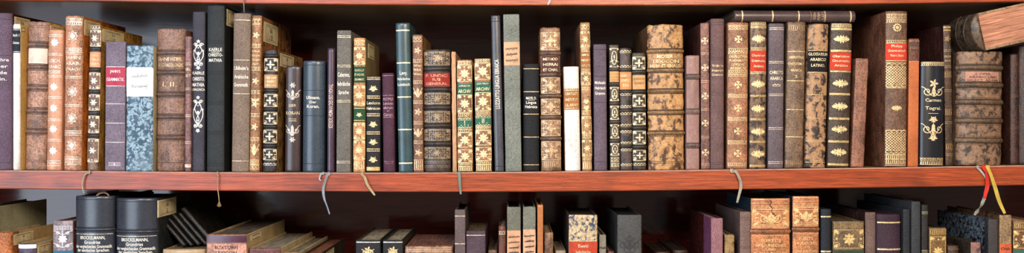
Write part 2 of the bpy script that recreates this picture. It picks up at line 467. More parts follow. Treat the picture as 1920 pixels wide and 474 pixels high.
    for c, p in pens.items():
        if not p.f: continue
        lim = hw*.985
        V = [S(max(-lim, min(lim, x*k)), tz(y), .00042) for x, y in p.v]
        me = sp.data; n0, f0 = len(me.vertices), len(me.polygons)
        ov = [v.co.copy() for v in me.vertices]+V; of = [tuple(q.vertices) for q in me.polygons]+[tuple(i+n0 for i in f) for f in p.f]
        mi = [q.material_index for q in me.polygons]+[len(me.materials)]*len(p.f); sm = [q.use_smooth for q in me.polygons]+[False]*len(p.f)
        me.materials.append(gold(c) if sum(c) > 260 and c[0] > c[2]+15 else mat('plain', c)); mats = list(me.materials)
        m2 = bpy.data.meshes.new('spine'); m2.from_pydata([tuple(v) for v in ov], [], of)
        for q in mats: m2.materials.append(q)
        m2.polygons.foreach_set('material_index', mi); m2.polygons.foreach_set('use_smooth', sm); m2.update()
        sp.data = m2; bpy.data.meshes.remove(me)
    for c, lst in texts.items():
        V = []; F = []
        for t, py, hp, wd, rot, xo in lst:
            vs, fs, tw = glyphs(t); sy = hp/.7; sx = min(wd/max(tw, .01), sy*1.5); bse = len(V)
            for x, y in vs:
                x, y = x*sx, y*sy
                if rot: x, y = -y, x
                X = max(-hw*.97, min(hw*.97, (x+xo)*k)); V.append(S(X, tz(py-y), .0006))
            F += [tuple(i+bse for i in f) for f in fs]
        meshobj('title_lettering', V, F, gold(c) if c[0] > c[2]+25 and sum(c) > 300 else mat('plain', c), root)
    if mark:
        px0, px1, y0, y1, txt = mark
        X1 = Xb + hw + tilt*h*.8
        dd = lambda px: X1*D/((px-960)*K)-D
        d0, d1 = dd(px0)-sb, dd(px1)-sb
        z0 = (237-y1)*K*(D+d0+sb)/D-zb; z1 = (237-y0)*K*(D+d0+sb)/D-zb
        z1 = min(z1, h-.004)
        x = hw+.0004
        lb = boxmesh('shelfmark_label', hw-.0004, x, d0, d1, z0, z1, mat('paper', (222, 205, 160)), root, 0)
        V = []; F = []; wy, wz = d1-d0, z1-z0
        def rect(a, b_, c_, d_):
            i = len(V); V.extend([(x+.0002, a, c_), (x+.0002, b_, c_), (x+.0002, b_, d_), (x+.0002, a, d_)]); F.append((i, i+1, i+2, i+3))
        for q in (.1, .17):
            e = .0004; A0, A1, B0, B1 = d0+wy*q, d1-wy*q, z0+wz*q, z1-wz*q
            rect(A0, A1, B0, B0+e); rect(A0, A1, B1-e, B1); rect(A0, A0+e, B0, B1); rect(A1-e, A1, B0, B1)
        for li, t in enumerate(txt.split('/')):
            vs, fs, tw = glyphs(t); sz = wz*.30; i0 = len(V); s_ = min(sz, wy*.5/max(tw, .01)*1.0)
            for gx, gy in vs: V.append((x+.0002, (d0+d1)/2+gx*s_*1.3, (z0+z1)/2+(wz*.16 if li == 0 else -wz*.2)+gy*sz))
            F += [tuple(i+i0 for i in f) for f in fs]
        meshobj('shelfmark_writing', V, F, mat('plain', INK), lb)
    return root
# ---------------------------------------------------------------- the bookcase
def board(name, top, bot, y0, y1, mat_, parent, px0=-330, px1=2250, n=60, lip=0.0):
    V = []; F = []
    for i in range(n+1):
        px = px0+(px1-px0)*i/n; X = (px-960)*K
        t = (237-smooth(top, px))*K if callable(top) is False else top(px); b = (237-smooth(bot, px))*K if callable(bot) is False else bot(px)
        e = .0012
        V += [(X, y0+e, b), (X, y0, b+e), (X, y0, t-e), (X, y0+e, t), (X, y1, t), (X, y1, b)]
    for i in range(n):
        for j in range(6): F.append((i*6+j, (i+1)*6+j, (i+1)*6+(j+1) % 6, i*6+(j+1) % 6))
    F.append((0,1,2,3,4,5)); F.append(tuple(n*6+j for j in (5,4,3,2,1,0)))
    o = meshobj(name, V, F, mat_, parent)
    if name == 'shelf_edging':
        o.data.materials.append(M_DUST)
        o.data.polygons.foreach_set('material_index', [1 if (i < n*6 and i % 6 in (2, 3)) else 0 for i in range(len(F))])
    return o
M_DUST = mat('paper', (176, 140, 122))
M_EDGE = wood_edge()
M_SHELF = dark_wood((128, 104, 72), .22, 'dark_stained_shelf_wood', .6)
M_BACK = dark_wood((84, 34, 27), .11, 'dark_red_back_panel', .5)
case = thing('bookcase', 'long wooden bookcase with red-brown shelf edges and a dark red back panel', 'bookcase', (0, 0, 0))
UPT = [(x, y-37) for x, y in UPB]
LOT = [(-400, LOW), (2300, LOW)]; LOB = [(-400, LOW+38), (2300, LOW+38)]
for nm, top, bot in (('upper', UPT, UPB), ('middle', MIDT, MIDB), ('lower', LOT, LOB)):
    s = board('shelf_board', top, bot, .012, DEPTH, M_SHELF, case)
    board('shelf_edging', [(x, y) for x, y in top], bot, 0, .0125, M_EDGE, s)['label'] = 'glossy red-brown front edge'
XL, XR = (-330-960)*K, (2250-960)*K
boxmesh('back_panel', XL-.03, XR+.03, DEPTH, DEPTH+.012, (237-LOW-60)*K, .26+.25, M_BACK, case)
for x in (XL-.03, XR):
    boxmesh('side_panel', x, x+.03, 0, DEPTH, (237-LOW-60)*K, .26+.25, M_EDGE, case)
# ---------------------------------------------------------------- upper shelf, left to right
GD = (232, 200, 146); PG = (214, 186, 140); WT = (232, 224, 208); CR = (226, 208, 168)
d = lambda **k: k
book('purple-grey cloth book cut by the left edge of the photo, top shelf', (-30,19), 24, (104,82,100), 'cloth', cov=(58,22,26), ckind='cloth', dep=.16, sb=.004,
     items=[('L', 36, 104, 305, d(c=(62,48,60), t=.8)), ('T', 'Die Lehre', 112, 6, d(c=WT, w=.8)), ('T', 'Palmer', 124, 6, d(c=WT, w=.8)), ('T', 'Kunde', 136, 6, d(c=WT, w=.8)), ('T', 'Berlin.', 148, 6, d(c=WT, w=.8))],
     mark=(27, 56, 31, 60, 'E6/2'))
book('narrow white vellum book with a black title label near its top', (22,37), 45, (226,220,210), 'vellum', cov=(226,184,112), ckind='vellum', sb=.008, dep=.14, bulge=.3,
     items=[('B', 54, 99, d(c=(36,44,54))), ('T', 'Buch I', 66, 5, d(c=WT)), ('T', 'Genes', 80, 5, d(c=WT)), ('L', 56, 97, d(c=WT, t=.8))], mark=(38, 48, 38, 60, ''))
book('pinkish brown leather book with raised bands and a pale blank second panel', (43,84), 41, (156,114,98), 'leather', xt=(49,90), bands=(84,126,165,208,247), c2=None, wear=.0005, sb=.010,
     cov=(214,160,96), bt=6, items=[('B', 91, 120, d(c=(222,194,176), w=.9)), ('LL', 50, 100*0+302, d(c=(120,76,64))), ('L', 78, 90, 120, 132, 159, 171, 202, 214, 241, 253, d(c=(70,40,36), t=1.2))], mark=(93, 117, 46, 66, ''))
book('pale tan leather book with five white flower stamps down its spine', (84,113), 56, (196,140,110), 'vellum', xt=(88,117), sb=.006,
     items=[('F', 8, 8, 80, 163, 203, 242, 283, d(c=(240,226,206))), ('LL', 67, 102, 143, 183, 225, 263, 303, d(c=(240,226,206))), ('L', 307, 311, d(c=(240,226,206))), ('T', 'GESCH.', 114, 6, d(c=(240,226,206))), ('T', 'ARABIC', 125, 6, d(c=(240,226,206))), ('T', 'POESIE', 135, 6, d(c=(240,226,206)))])
book('orange-sided leather book with pale diamond stamps on its spine', (116,151), 30, (176,122,98), 'leather', xt=(119,154), cov=(196,112,46), wear=.0004, sb=.007, dep=.16,
     items=[('D', 10, 68, 172, 222, 273, d(c=(238,222,198))), ('Z', 35, 41, 90, 96, d(c=(238,222,198))), ('C', 42, 47, d(c=(238,222,198))), ('LL', 100, 145, 198, 247, 252, 296, 301, 307, d(c=(238,222,198))), ('T', 'JAHN', 108, 6, d(c=(238,222,198))), ('T', 'ARAB.', 119, 6, d(c=(238,222,198))), ('T', 'SPRACH', 130, 5, d(c=(238,222,198)))],
     mark=(158, 187, 37, 66, 'E6/4'))
book('narrow leather book with dark bands and busy gilt scroll panels, yellow-brown side', (161,183), 48, (116,88,78), 'leather', xt=(167,189), cov=(176,128,62), bands=(92,131,172,212,255), sb=.006, bandcol=(40,34,40), dep=.16, bt=6,
     items=[('B', 98, 126, d(c=(206,150,116))), ('T', 'SYNTAX', 104, 4, d()), ('T', 'CHALD', 112, 4, d()), ('T', 'ARAB', 120, 4, d()), ('P', 56, 88, 136, 168, 177, 208, 217, 250, 260, 305, d(c=(240,220,190), n=6)), ('Z', 48.5, 54, d(c=(240,220,190)))],
     mark=(191, 231, 52, 78, 'E 6/1 33'))
book('grey-mauve cloth book with a raspberry red title label', (195,234), 78, (122,108,122), 'cloth', xt=(197,236), sb=.010, bulge=.06, dep=.18, pages=(190,170,120),
     items=[('B', 126, 161, d(c=(166,62,80), w=.98)), ('L', 125.5, 161.5, 195, 231, 267, d(c=(226,196,196), t=1)), ('T', "JAHN'S", 134, 5, d(c=(240,200,200), w=.5)), ('T', 'GRAMMATIK', 149, 6, d(c=(240,200,200), w=.85)), ('F', 3, 6, 308, d(c=(200,180,190))), ('Z', 305, 311, d(c=(196,178,186), w=.6))])
book('blue marbled paper book with a white handwritten label', (235,286), 86, (150,176,190), 'marble', c2=(46,70,88), xt=(236,288), sb=.004, bulge=.05, dep=.19, cov=(200,186,150), ckind='vellum', wear=.0004,
     items=[('B', 128, 181, d(c=(240,238,232), w=.99)), ('H', 144, 163, d(c=(70,64,70), w=.75, h=4.2)), ('L', 127, d(c=(240,240,232), t=1))])
book('thick pinkish brown leather book marked I. II. between raised bands', (290,345), 54, (128,94,82), 'leather', xt=(290,346), bands=(99,136,177,219,258), wear=.0007, sb=.006, bt=6, dep=.19, bulge=.22,
     items=[('L', 93, 105, 130, 142, 171, 183, 213, 225, 252, 264, 305, d(c=(84,52,48), t=1.1)), ('T', 'IAHNS HEBR.', 111, 6, d(c=PG, w=.8)), ('T', 'ARCHAEOLOGIE', 122, 6, d(c=PG, w=.85)), ('T', 'I. II.', 158, 9, d(c=PG, w=.5))])
book('very narrow mauve-brown book between the thick I. II. book and the tall slate one', (345,358), 68, (122,86,88), 'leather', xt=(346,359), sb=.005,
     items=[('LL', 120, 167, 217, 267, d(c=(220,190,170))), ('K', 308, 314, d(c=(220,190,170))), ('T', 'BIBL', 130, 5, d(c=PG)), ('T', 'HIST', 142, 5, d(c=PG))])
book('tall slate cloth book with large white scroll ornaments above and below its title', (358,383), 22, (64,62,72), 'cloth', xt=(360,385), sb=.010, bulge=.12,
     items=[('A', 74, 131, 178, 250, d(c=WT, w=.98)), ('T', 'KAERLE', 137, 5.5, d(c=WT, w=.88)), ('T', 'CHRESTO.', 148, 6.5, d(c=WT, w=.92)), ('T', 'MATHIA', 159, 6.5, d(c=WT, w=.9)), ('T', 'CHALDAICA', 168, 4.5, d(c=WT, w=.95))])
book('tallest black cloth book with a three-line white title', (386,420), 10, (46,50,52), 'cloth', xt=(387,421), sb=.002, bulge=.13, dep=.17, cov=(34,38,38), ckind='cloth',
     items=[('L', 20, 24, 76, 79, 82, 134, 137, 140, 190, 193, 196, 246, 249, 252, 305, 308, 311, d(c=(26,28,30), t=1)), ('T', 'KAERLE', 93, 6, d(c=WT, w=.72)), ('T', 'CHRESTO-', 103, 6, d(c=WT, w=.78)), ('T', 'MATHIA', 113, 6, d(c=WT, w=.72)), ('L', 98, d(c=WT, w=.5, t=.7))],
     mark=(425, 440, 16, 48, 'E'))
book('light brown cloth book with pale title letters, beside the tallest black book', (433,466), 25, (132,112,96), 'cloth', xt=(436,471), sb=.005, bulge=.14, dep=.16,
     items=[('L', 38, 113, 176, 302, d(c=(222,200,164))), ('T', 'Uhlhelm’s', 128, 7, d(c=WT)), ('T', 'Arabische', 144, 7, d(c=WT)), ('T', 'Grammatik', 159, 7, d(c=WT))])
book('slim orange-brown book with four gilt flourishes, beside the light brown cloth book', (466,486), 29, (150,104,74), 'leather', xt=(471,491), cov=(156,104,58), ckind='mottled', cc2=(70,42,22), sb=.004, dep=.19,
     items=[('Z', 36, 46, 83, 89, 126, 132, 170, 176, 213, 219, 258, 264, d()), ('C', 300, 308, d()), ('Z', 309, 317, d()), ('F', 7, 5, 66, 152, 195, 238, 280, d()), ('Q', 184, 190, 270, 292, d()), ('T', 'Bohlen', 96, 4, d()), ('T', 'Kirsch', 104, 4, d()), ('T', 'Gram', 112, 4, d()), ('T', 'Syr.', 120, 4, d())],
     mark=(494, 520, 40, 78, 'E6/1 33'))
book('black leather book with square gilt panels and a pale title strip', (491,518), 93, (42,34,36), 'leather', xt=(494,521), cov=(146,110,62), ckind='mottled', cc2=(84,58,30), bands=(105,170,205,238,274), bt=5, sb=.003, dep=.17, wear=.0003,
     items=[('P', 109, 134, 176, 201, 210, 234, 243, 269, 279, 301, d(c=(232,214,180), n=4)), ('B', 140, 165, d(c=(176,136,96))), ('T', 'GRAMM', 146, 4, d(c=CR)), ('T', 'ARABIC', 153, 4, d(c=CR)), ('T', 'LINGU', 160, 4, d(c=CR)), ('W', 307, d(c=WT))],
     mark=(525, 550, 96, 124, 'E6/2'))
book('dark brown book with silver scrollwork around the words DER KORAN', (533,562), 124, (66,50,50), 'grain', xt=(534,565), sb=.014, bulge=.16,
     items=[('Q', 168, 188, 234, 256, d(c=(190,176,160), w=.95)), ('F', 6, 6, 160, 262, d(c=(190,176,160))), ('T', 'DER', 198, 5, d(c=PG, w=.45)), ('T', 'KORAN', 212, 6, d(c=PG, w=.85)), ('Z', 223, 227, d(c=PG, w=.5))])
book('wide steel blue cloth book with a small white title, Ullmann Der Koran', (565,607), 114, (58,72,84), 'grain', xt=(566,609), sb=.008, bulge=.22, dep=.14,
     items=[('L', 122, 169.5, 217, 307, d(c=(34,44,54), t=1)), ('T', 'Ullmann.', 183, 6, d(c=WT, w=.6)), ('T', 'Der', 191.5, 4.5, d(c=WT, w=.3)), ('T', 'Koran.', 199.5, 6, d(c=WT, w=.55))])
book('thin plum-coloured book with a title running up its spine', (612,627), 90, (70,48,66), 'grain', xt=(613,628), sb=.008,
     items=[('V', 'KERBER, HUMAN DES ISID NOVAL', 240, 158, 7, d(c=(206,178,160))), ('L', 93, d(c=(40,28,36)))])
book('grey-brown cloth book with three double white lines and blackletter title', (630,657), 57, (112,106,98), 'cloth', xt=(631,659), sb=.003, bulge=.06, dep=.15, tt=.003, cov=(128,122,112), ckind='cloth',
     items=[('LL', 69, 124, 190, 304, d(c=CR)), ('T', 'Caberens,', 140, 8, d(c=WT, w=.82)), ('T', 'hebräische', 157, 8, d(c=WT, w=.86)), ('T', 'Sprache', 173, 7, d(c=WT, w=.7))])
book('gold-covered book with two green labels and flower stamps', (662,684), 71, (176,124,82), 'leather', xt=(662,686), sb=.006, cov=(150,128,86), ckind='vellum', bulge=.12, dep=.15,
     items=[('P', 88, 122, 160, 198, 230, 262, 263, 300, d(c=(240,208,150))), ('Z', 76, 84, d()), ('C', 303, 317, d(c=(236,206,150))), ('B', 125, 155, d(c=(38,72,48))), ('B', 200, 229, d(c=(38,72,48))), ('T', 'ADVOCAT', 132, 4, d(c=PG)), ('T', 'ET AQUAE', 140, 4, d(c=PG)), ('T', 'GRAMMAIR', 149, 4, d(c=PG)), ('S', 6, 215, d()), ('L', 203, 226, d())],
     mark=(690, 701, 82, 108, ''))
book('black book with gold sprigs and the title Lexicon Hebraicum', (686,713), 143, (38,38,38), 'cloth', xt=(686,714), sb=.006, bulge=.12,
     items=[('S', 8.5, 166, 233, 266, 299, d()), ('Z', 145, 149, 180, 184.5, 213, 217.5, 247, 251.5, 279, 283.5, d()), ('K', 313, 320, d(c=(206,168,100))), ('T', 'Lexicon', 193, 5.5, d(c=CR, w=.9)), ('T', 'Hebraicum', 203, 5.5, d(c=CR, w=.92))])
book('short maroon cloth book with faded lettering between black and teal books', (718,741), 137, (78,42,60), 'cloth', xt=(715,739), sb=.008, bulge=.16,
     items=[('L', 142, 179, 220, d(c=(180,130,130), t=.7)), ('T', 'KOPO', 186, 5, d(c=(170,130,140))), ('T', 'Lexicon', 194, 5, d(c=(170,130,140))), ('T', 'ebraic', 202, 5, d(c=(170,130,140))), ('T', 'et', 208, 3, d(c=(170,130,140), w=.2)), ('T', 'Caldaic', 215, 5, d(c=(170,130,140))), ('T', 'TOUT', 305, 6, d(c=(130,90,104)))])
book('tall teal blue leather book with four pairs of gold lines', (747,774), 43, (50,78,84), 'grain', xt=(740,769), sb=.002, bulge=.18, cov=(60,86,84), ckind='cloth', pages=(200,180,130),
     items=[('K', 56, 58.5, 117, 119.5, 181, 183.5, 242, 244.5, 305, 307.5, d(c=(226,214,176))), ('T', 'Levy.', 137, 7, d(c=WT, w=.5)), ('T', 'Hebräisches', 148, 5, d(c=WT, w=.84)), ('T', 'Lesebuch', 158.5, 5.5, d(c=WT, w=.8))])
book('slim chestnut book with gilt fleurons, right of the tall teal book', (775,794), 65, (118,78,60), 'leather', xt=(772,793), sb=.005, bulge=.14, cov=(150,110,70),
     items=[('Z', 70, 78, 112, 117, 152, 157, 189, 194, 228, 233, 264, 269, d(c=(214,180,140))), ('F', 7, 5, 95, 210, 286, d(c=(214,180,140))), ('Q', 164, 184, 240, 258, d(c=(214,180,140))), ('T', 'Winer', 123, 4, d()), ('T', 'Bibl.', 131, 4, d()), ('T', 'Wört.', 139, 4, d()), ('C', 300, 318, d(c=(214,180,140)))])
book('thick dark leather book densely tooled, with a red label under its top panel', (794,845), 93, (62,48,42), 'mottled', c2=(26,20,18), xt=(792,845), bands=(129,168,202,236,270), bt=7, bh=.0016, wear=.0006, sb=.005, dep=.17, bulge=.2,
     items=[('P', 97, 123, 174, 196, 208, 230, 242, 264, 276, 298, d(c=(168,144,112), n=6)), ('M', 98, 122, 175, 195, 209, 229, 243, 263, 277, 297, d(c=(146,122,92), s=4.2)), ('B', 137, 162, d(c=(150,48,40), w=.94)), ('T', 'P. LINDICI', 142, 5, d(c=(220,150,120))), ('T', 'IUS', 149, 5, d(c=(220,150,120), w=.4)), ('T', 'GENERAL', 157, 5, d(c=(220,150,120))), ('W', 303, 311, d(c=(130,112,90)))])
book('slim tan board-covered book with a torn top, right of the thick dark tooled book', (848,857), 97, (190,144,104), 'vellum', xt=(846,855), sb=.004, bulge=.04, wear=.001, torn=True, items=[])
def archiv(n, xb, xt, yt, lab, o):
    book(lab, xb, yt, (140,94,66), 'leather', xt=xt, sb=.005, bulge=.14, cov=(210,176,120), ckind='vellum',
     items=[('P', 122+o, 154+o, 177+o, 212+o, 248+o, 277+o, 280+o, 306+o, d(c=(240,214,158))), ('Z', 115+o, 121+o, 213+o, 218+o, 243+o, 248+o, 307+o, 312+o, d(c=(240,214,158))), ('C', 313+o, 320, d(c=(240,214,158))),
            ('B', 157+o, 178+o, d(c=(52,98,82))), ('B', 222+o, 240+o, d(c=(52,98,82))), ('T', 'LORSBACH', 161+o, 3.4, d(c=CR, w=.7)), ('T', 'ARCHIV', 171+o, 6, d(c=(240,214,158), w=.82)), ('T', n, 231+o, 9, d(c=(240,220,170), w=.5)), ('W', 222+o, 239+o, d(c=(240,214,158)))])
archiv('. I .', (857,887), (856,885), 112, 'gilt patterned book with green labels, ARCHIV volume I', 0)
archiv('. II .', (891,923), (889,920), 110, 'gilt patterned book with green labels, ARCHIV volume II', -4)
book('tall narrow dark grey book titled LUZZATTO up its spine', (927,946), 29, (78,78,84), 'grain', xt=(920,938), sb=.004, bulge=.2,
     items=[('V', 'LUZZATTO LINGUA EBRAICA', 204, 112, 7, d(c=WT)), ('L', 34, 40, 312, d(c=(40,40,46)))])
book('tall grey-green cloth book with a beige handwritten label', (948,978), 27, (128,132,122), 'cloth', xt=(942,975), sb=.003, bulge=.05, wear=.0002,
     items=[('B', 79, 123, d(c=(196,158,124), w=.97)), ('H', 92, 103, 114, d(c=(50,36,34), h=3.2))])
book('black book with thin gilt lines, right of the tall grey-green book', (980,1012), 119, (24,25,28), 'cloth', sb=.010, bulge=.14,
     items=[('L', 129, 172, 214, 257, 309, d(c=(226,190,140), t=1.3)), ('T', 'MAYR O.', 184, 5, d(c=WT, w=.6)), ('T', 'Lingua', 192, 5.5, d(c=WT, w=.6)), ('T', 'Hebraica', 200, 5.5, d(c=WT, w=.72)), ('L', 188, d(c=WT, w=.4, t=.6))])
book('tan ribbed book with five diamond stamped panels and curled black headcap', (1015,1053), 52, (136,98,76), 'leather', xt=(1012,1051), bands=(100,140,180,220,260), bt=6, bh=.0018, wear=.0007, sb=0.0, dep=.14, bulge=.18, cov=(170,122,80),
     items=[('D', 14, 76, 161, 200, 240, 283, d(c=(206,168,126))), ('M', 62, 92, 147, 174, 187, 214, 227, 254, 267, 299, d(c=(176,138,102), s=5)), ('P', 60, 94, 145, 176, 185, 216, 225, 256, 265, 301, d(c=(212,178,136), n=4)), ('B', 105, 136, d(c=(84,50,46), w=.85)), ('T', 'METHOD', 111, 5, d(c=CR, w=.72)), ('T', 'HEBRAI', 121, 5, d(c=CR, w=.72)), ('T', 'ET CHAL', 131, 5, d(c=CR, w=.72)), ('C', 303, 313, d(c=(200,166,124)))])
book('white vellum book with a tan title band', (1059,1090), 125, (222,216,210), 'vellum', xt=(1056,1086), sb=.006, bulge=.2, cov=(190,150,96),
     items=[('B', 166, 206, d(c=(164,108,62), w=.97)), ('T', 'CRATOSTI', 176, 5, d(c=CR)), ('T', 'INSTITUT', 187, 5, d(c=CR)), ('T', 'LL.ARAB', 197, 5, d(c=CR)), ('C', 166, 170, d(c=CR)), ('L', 203, d(c=CR))])
book('tall slim gold-tooled book leaning beside the white vellum one', (1092,1111), 42, (160,118,82), 'leather', xt=(1087,1107), sb=.003, bulge=.2, wear=.0005, cov=(130,92,70), dep=.14,
     items=[('P', 58, 90, 135, 160, 218, 252, 262, 294, d(c=(236,206,150), n=6)), ('Z', 47, 55, 92, 97, 130, 134, 164, 169, 208, 214, 253, 259, 296, 300, d()), ('C', 304, 316, d()), ('B', 98, 129, d(c=(150,100,58))), ('T', 'AMOE', 103, 4, d(c=CR)), ('T', 'NITAT', 113, 4, d(c=CR)), ('T', 'EXOTI', 123, 4, d(c=CR)), ('S', 7, 190, 202, d())])
book('grey-purple cloth book with small white blackletter title, right of the leaning slim gold book', (1114,1139), 83, (104,88,100), 'cloth', xt=(1112,1138), sb=.006, bulge=.12,
     items=[('L', 93, 143, 192, 303, d(c=(66,52,62), t=1)), ('T', 'Michaelis', 155, 5.5, d(c=WT)), ('T', 'Hebräisch', 165, 5.5, d(c=WT)), ('T', 'Gramm.', 175, 5.5, d(c=WT))])
book('narrow cream-gilt book with oval ornaments and a dark band', (1144,1163), 84, (84,70,58), 'leather', xt=(1142,1161), bands=(130,158,194,229,264), bandcol=(60,50,44), sb=.010, bulge=.18,
     items=[('N', 90, 127, 163, 190, 198, 225, 233, 260, 268, 292, d(c=(232,216,178))), ('B', 134, 154, d(c=(196,150,98))), ('L', 139, 145, 150, d(c=(150,100,60), t=.6)), ('Z', 296, 303, 306, 312, d(c=(226,210,170)))])
book('slim black mottled book with wavy gilt lines and an orange-tan label', (1163,1187), 90, (70,56,52), 'mottled', c2=(24,22,24), xt=(1161,1185), bands=(131,172,208,240,274), sb=.010, bulge=.2,
     items=[('W', 96, 124, 176, 199, 212, 234, 246, 267, 280, 308, d(c=(226,206,160))), ('B', 134, 168, d(c=(196,136,84))), ('T', 'AGRELLI', 142, 5, d(c=CR)), ('T', 'SYNTAX', 151, 5, d(c=CR)), ('T', 'SYR', 160, 5, d(c=CR, w=.5))])
book('black ribbed book with square gilt cross panels and a light tan label', (1187,1212.5), 99, (52,44,38), 'leather', xt=(1185,1211), bands=(135,172,206,240,276), bt=6, bh=.0014, sb=.008, bulge=.16,
     items=[('P', 106, 131, 177, 201, 211, 235, 245, 271, 281, 302, d(c=(226,208,166), n=4)), ('B', 141, 168, d(c=(196,152,102))), ('T', 'KIRSCH', 148, 4, d(c=(120,80,50))), ('T', 'CHREST', 156, 4, d(c=(120,80,50))), ('W', 307, d())])
book('widest battered tan leather book with scorch spots and a ragged top', (1218,1284), 47, (176,132,84), 'mottled', c2=(74,48,30), xt=(1213,1284), bands=(96,132,171,211,250), bt=6, bh=.0016, wear=.0012, sb=.006, bulge=.16, cov=(110,76,52), dep=.18,
     items=[('B', 101, 128, d(c=(164,120,82), k='leather', w=.95)), ('L', 91, 127, 137, 166, 176, 206, 216, 245, 256, 303, 306, d(c=(84,56,34), t=.9)), ('T', 'MOSER I', 106, 6, d(w=.5)), ('T', 'LEXICON', 115, 6, d(w=.7)), ('T', 'HEBR.ET CHALD.', 124, 6, d(w=.85))])
book('short smooth mauve leather book with soft raised bands', (1286,1313), 104, (142,108,100), 'vellum', xt=(1287,1312), bands=(144,209,273), bt=8, bh=.001, sb=.008, bulge=.12, wear=.0004, items=[])
book('slim red-brown book with five gilt crosses, behind the short mauve one', (1315,1331), 43, (124,84,76), 'leather', xt=(1312,1331), sb=.010, bulge=.08, cov=(80,46,42), dep=.17, wear=.0004,
     items=[('X', 7, 77, 127, 180, 231, 286, d(c=(226,196,160))), ('LL', 101, 153, 205, 257, 308, d(c=(196,156,130)))])
book('tall purple-brown cloth book with a faint three-line title', (1333,1358), 35, (114,86,84), 'cloth', xt=(1332,1360), sb=.006, bulge=.18,
     items=[('L', 42, 46, 108, 112, 174, 178, 305, 308, d(c=(80,56,56), t=.8)), ('T', 'Varabische', 123, 5, d(c=PG)), ('T', 'Heinrich', 132, 5, d(c=PG)), ('T', 'Grammar', 140, 5, d(c=PG))])
book('orange-brown book with gilt crosses and title OBERLEITNER FUNDAMENTA', (1363,1403), 42, (154,104,78), 'leather', xt=(1365,1405), sb=.006, bulge=.14,
     items=[('X', 7.5, 74, 159, 203, 246, 288, d()), ('Z', 48, 55, 91, 96, 132, 137, 177, 183, 220, 226, 264, 270, 306, 311, d()), ('W', 98, 140, d()), ('T', 'OBERLEITNER', 106, 5, d(w=.84)), ('T', 'FUNDAMENTA', 113.5, 5, d(w=.8)), ('T', 'LINGUAE', 121, 5, d(w=.6)), ('T', 'ARABICAE', 128, 5, d(w=.76))])
book('dark mottled book with a red label, under the left part of the lying book', (1405,1437), 41, (110,84,60), 'mottled', c2=(40,28,24), xt=(1407,1439), sb=.008, bulge=.14,
     items=[('O', 13, 7, 73, 158, 204, 247, 289, d()), ('Z', 42, 47, 90, 94, 135, 138, d()), ('K', 49, 53, 178, 182, 222, 226, 264, 268, 309, 313, d(c=(176,146,96))), ('B', 95, 134, d(c=(184,60,40), w=.96)), ('T', 'Oberleitner', 104, 4.5, d(c=CR)), ('T', 'Grammatica', 114, 4.5, d(c=CR)), ('T', 'Arabica', 124, 4.5, d(c=CR, w=.6))])
book('grey-purple cloth book titled CHRESTO ARABICA with pairs of pale lines', (1440,1470), 44, (106,92,96), 'cloth', xt=(1442,1472), sb=.008, bulge=.14,
     items=[('LL', 54, 117, 178, 241, 305, d(c=(220,200,176))), ('T', 'CHRESTO', 136, 6, d(c=CR, w=.85)), ('T', 'ARABICA', 147, 6, d(c=CR, w=.8)), ('W', 159, d(c=CR, w=.5))])
book('brown scuffed leather book titled CHRESTOMATHIA ARABICA', (1473,1506), 41, (110,84,66), 'leather', xt=(1476,1514), sb=.008, bulge=.14, wear=.0004,
     items=[('L', 97, 152, 206, 257, d(t=1.3)), ('C', 48, 57, d(c=(160,128,90))), ('C', 302, 308, d(c=(150,118,84))), ('T', 'OBERLEITNER', 108, 4.5, d(w=.8)), ('T', 'CHRESTOMAT', 120, 4.5, d(w=.84)), ('T', 'ARABICA', 132, 4.5, d(w=.6)), ('T', '2', 144, 5, d(w=.2))])
book('tan and black blotched book with a black label, GLOSSARIUM', (1510,1549), 45, (156,118,82), 'mottled', c2=(40,30,28), xt=(1516,1556), sb=.006, bulge=.14,
     items=[('B', 96, 136, d(c=(26,22,24), w=.98)), ('L', 95.5, 136, 178, 222, 265, 305, d(c=(200,168,120))), ('T', 'GLOSSARIUM', 102, 5.5, d(c=CR, w=.9)), ('T', 'ARABICO', 112, 5.5, d(c=CR, w=.75)), ('T', 'LATINO.', 123, 5.5, d(c=CR, w=.65))])
book('dark brown book with a red label, under the right end of the lying book', (1551,1594), 44, (62,46,36), 'leather', xt=(1559,1600), sb=.006, bulge=.14,
     items=[('O', 15, 7, 74, 157, 200, 243, 286, d(c=(230,206,150))), ('Z', 45, 51, d()), ('K', 53, 57, 94, 98, 133, 136, 175, 179, 221, 225, 264, 268, 307, 311, d(c=(196,168,112))), ('B', 99, 132, d(c=(184,58,38), w=.97)), ('T', 'Oberleitner', 106, 4.5, d(c=CR)), ('T', 'Chrestomathia', 114.5, 4.5, d(c=CR)), ('T', 'Arabica', 123, 4.5, d(c=CR, w=.6))])
book('short plain reddish leather book leaning left of the dark gap', (1596,1620), 110, (132,86,70), 'leather', xt=(1604,1630), sb=.010, bulge=.06, wear=.0004, items=[('L', 116, d(c=(170,120,100), t=.8))])
book('large brown book with gilt lattice panels, a red label and a rosette', (1660,1701), 21, (104,72,56), 'leather', xt=(1661,1704), sb=0.002, bulge=.12, cov=(120,76,60), dep=.17, wear=.0003,
     items=[('R', 6, 52, d()), ('Z', 27, 34, 37, 42, 76, 81, d()), ('B', 82, 115, d(c=(192,60,44), w=.97)), ('T', 'Philipp', 86.5, 4.5, d(c=CR, w=.5)), ('T', 'Grammatisch', 95, 4.5, d(c=CR)), ('T', 'Vorschule', 104, 4.5, d(c=CR, w=.6)), ('L', 114, 118, d()), ('G', 124, 160, 7, d()), ('L', 162, 165, d()), ('O', 10, 5, 203, d()), ('G', 248, 284, 7, d()), ('L', 245, 287, 290, d()), ('C', 291, 298, 299, 307, d()), ('L', 310, d())])
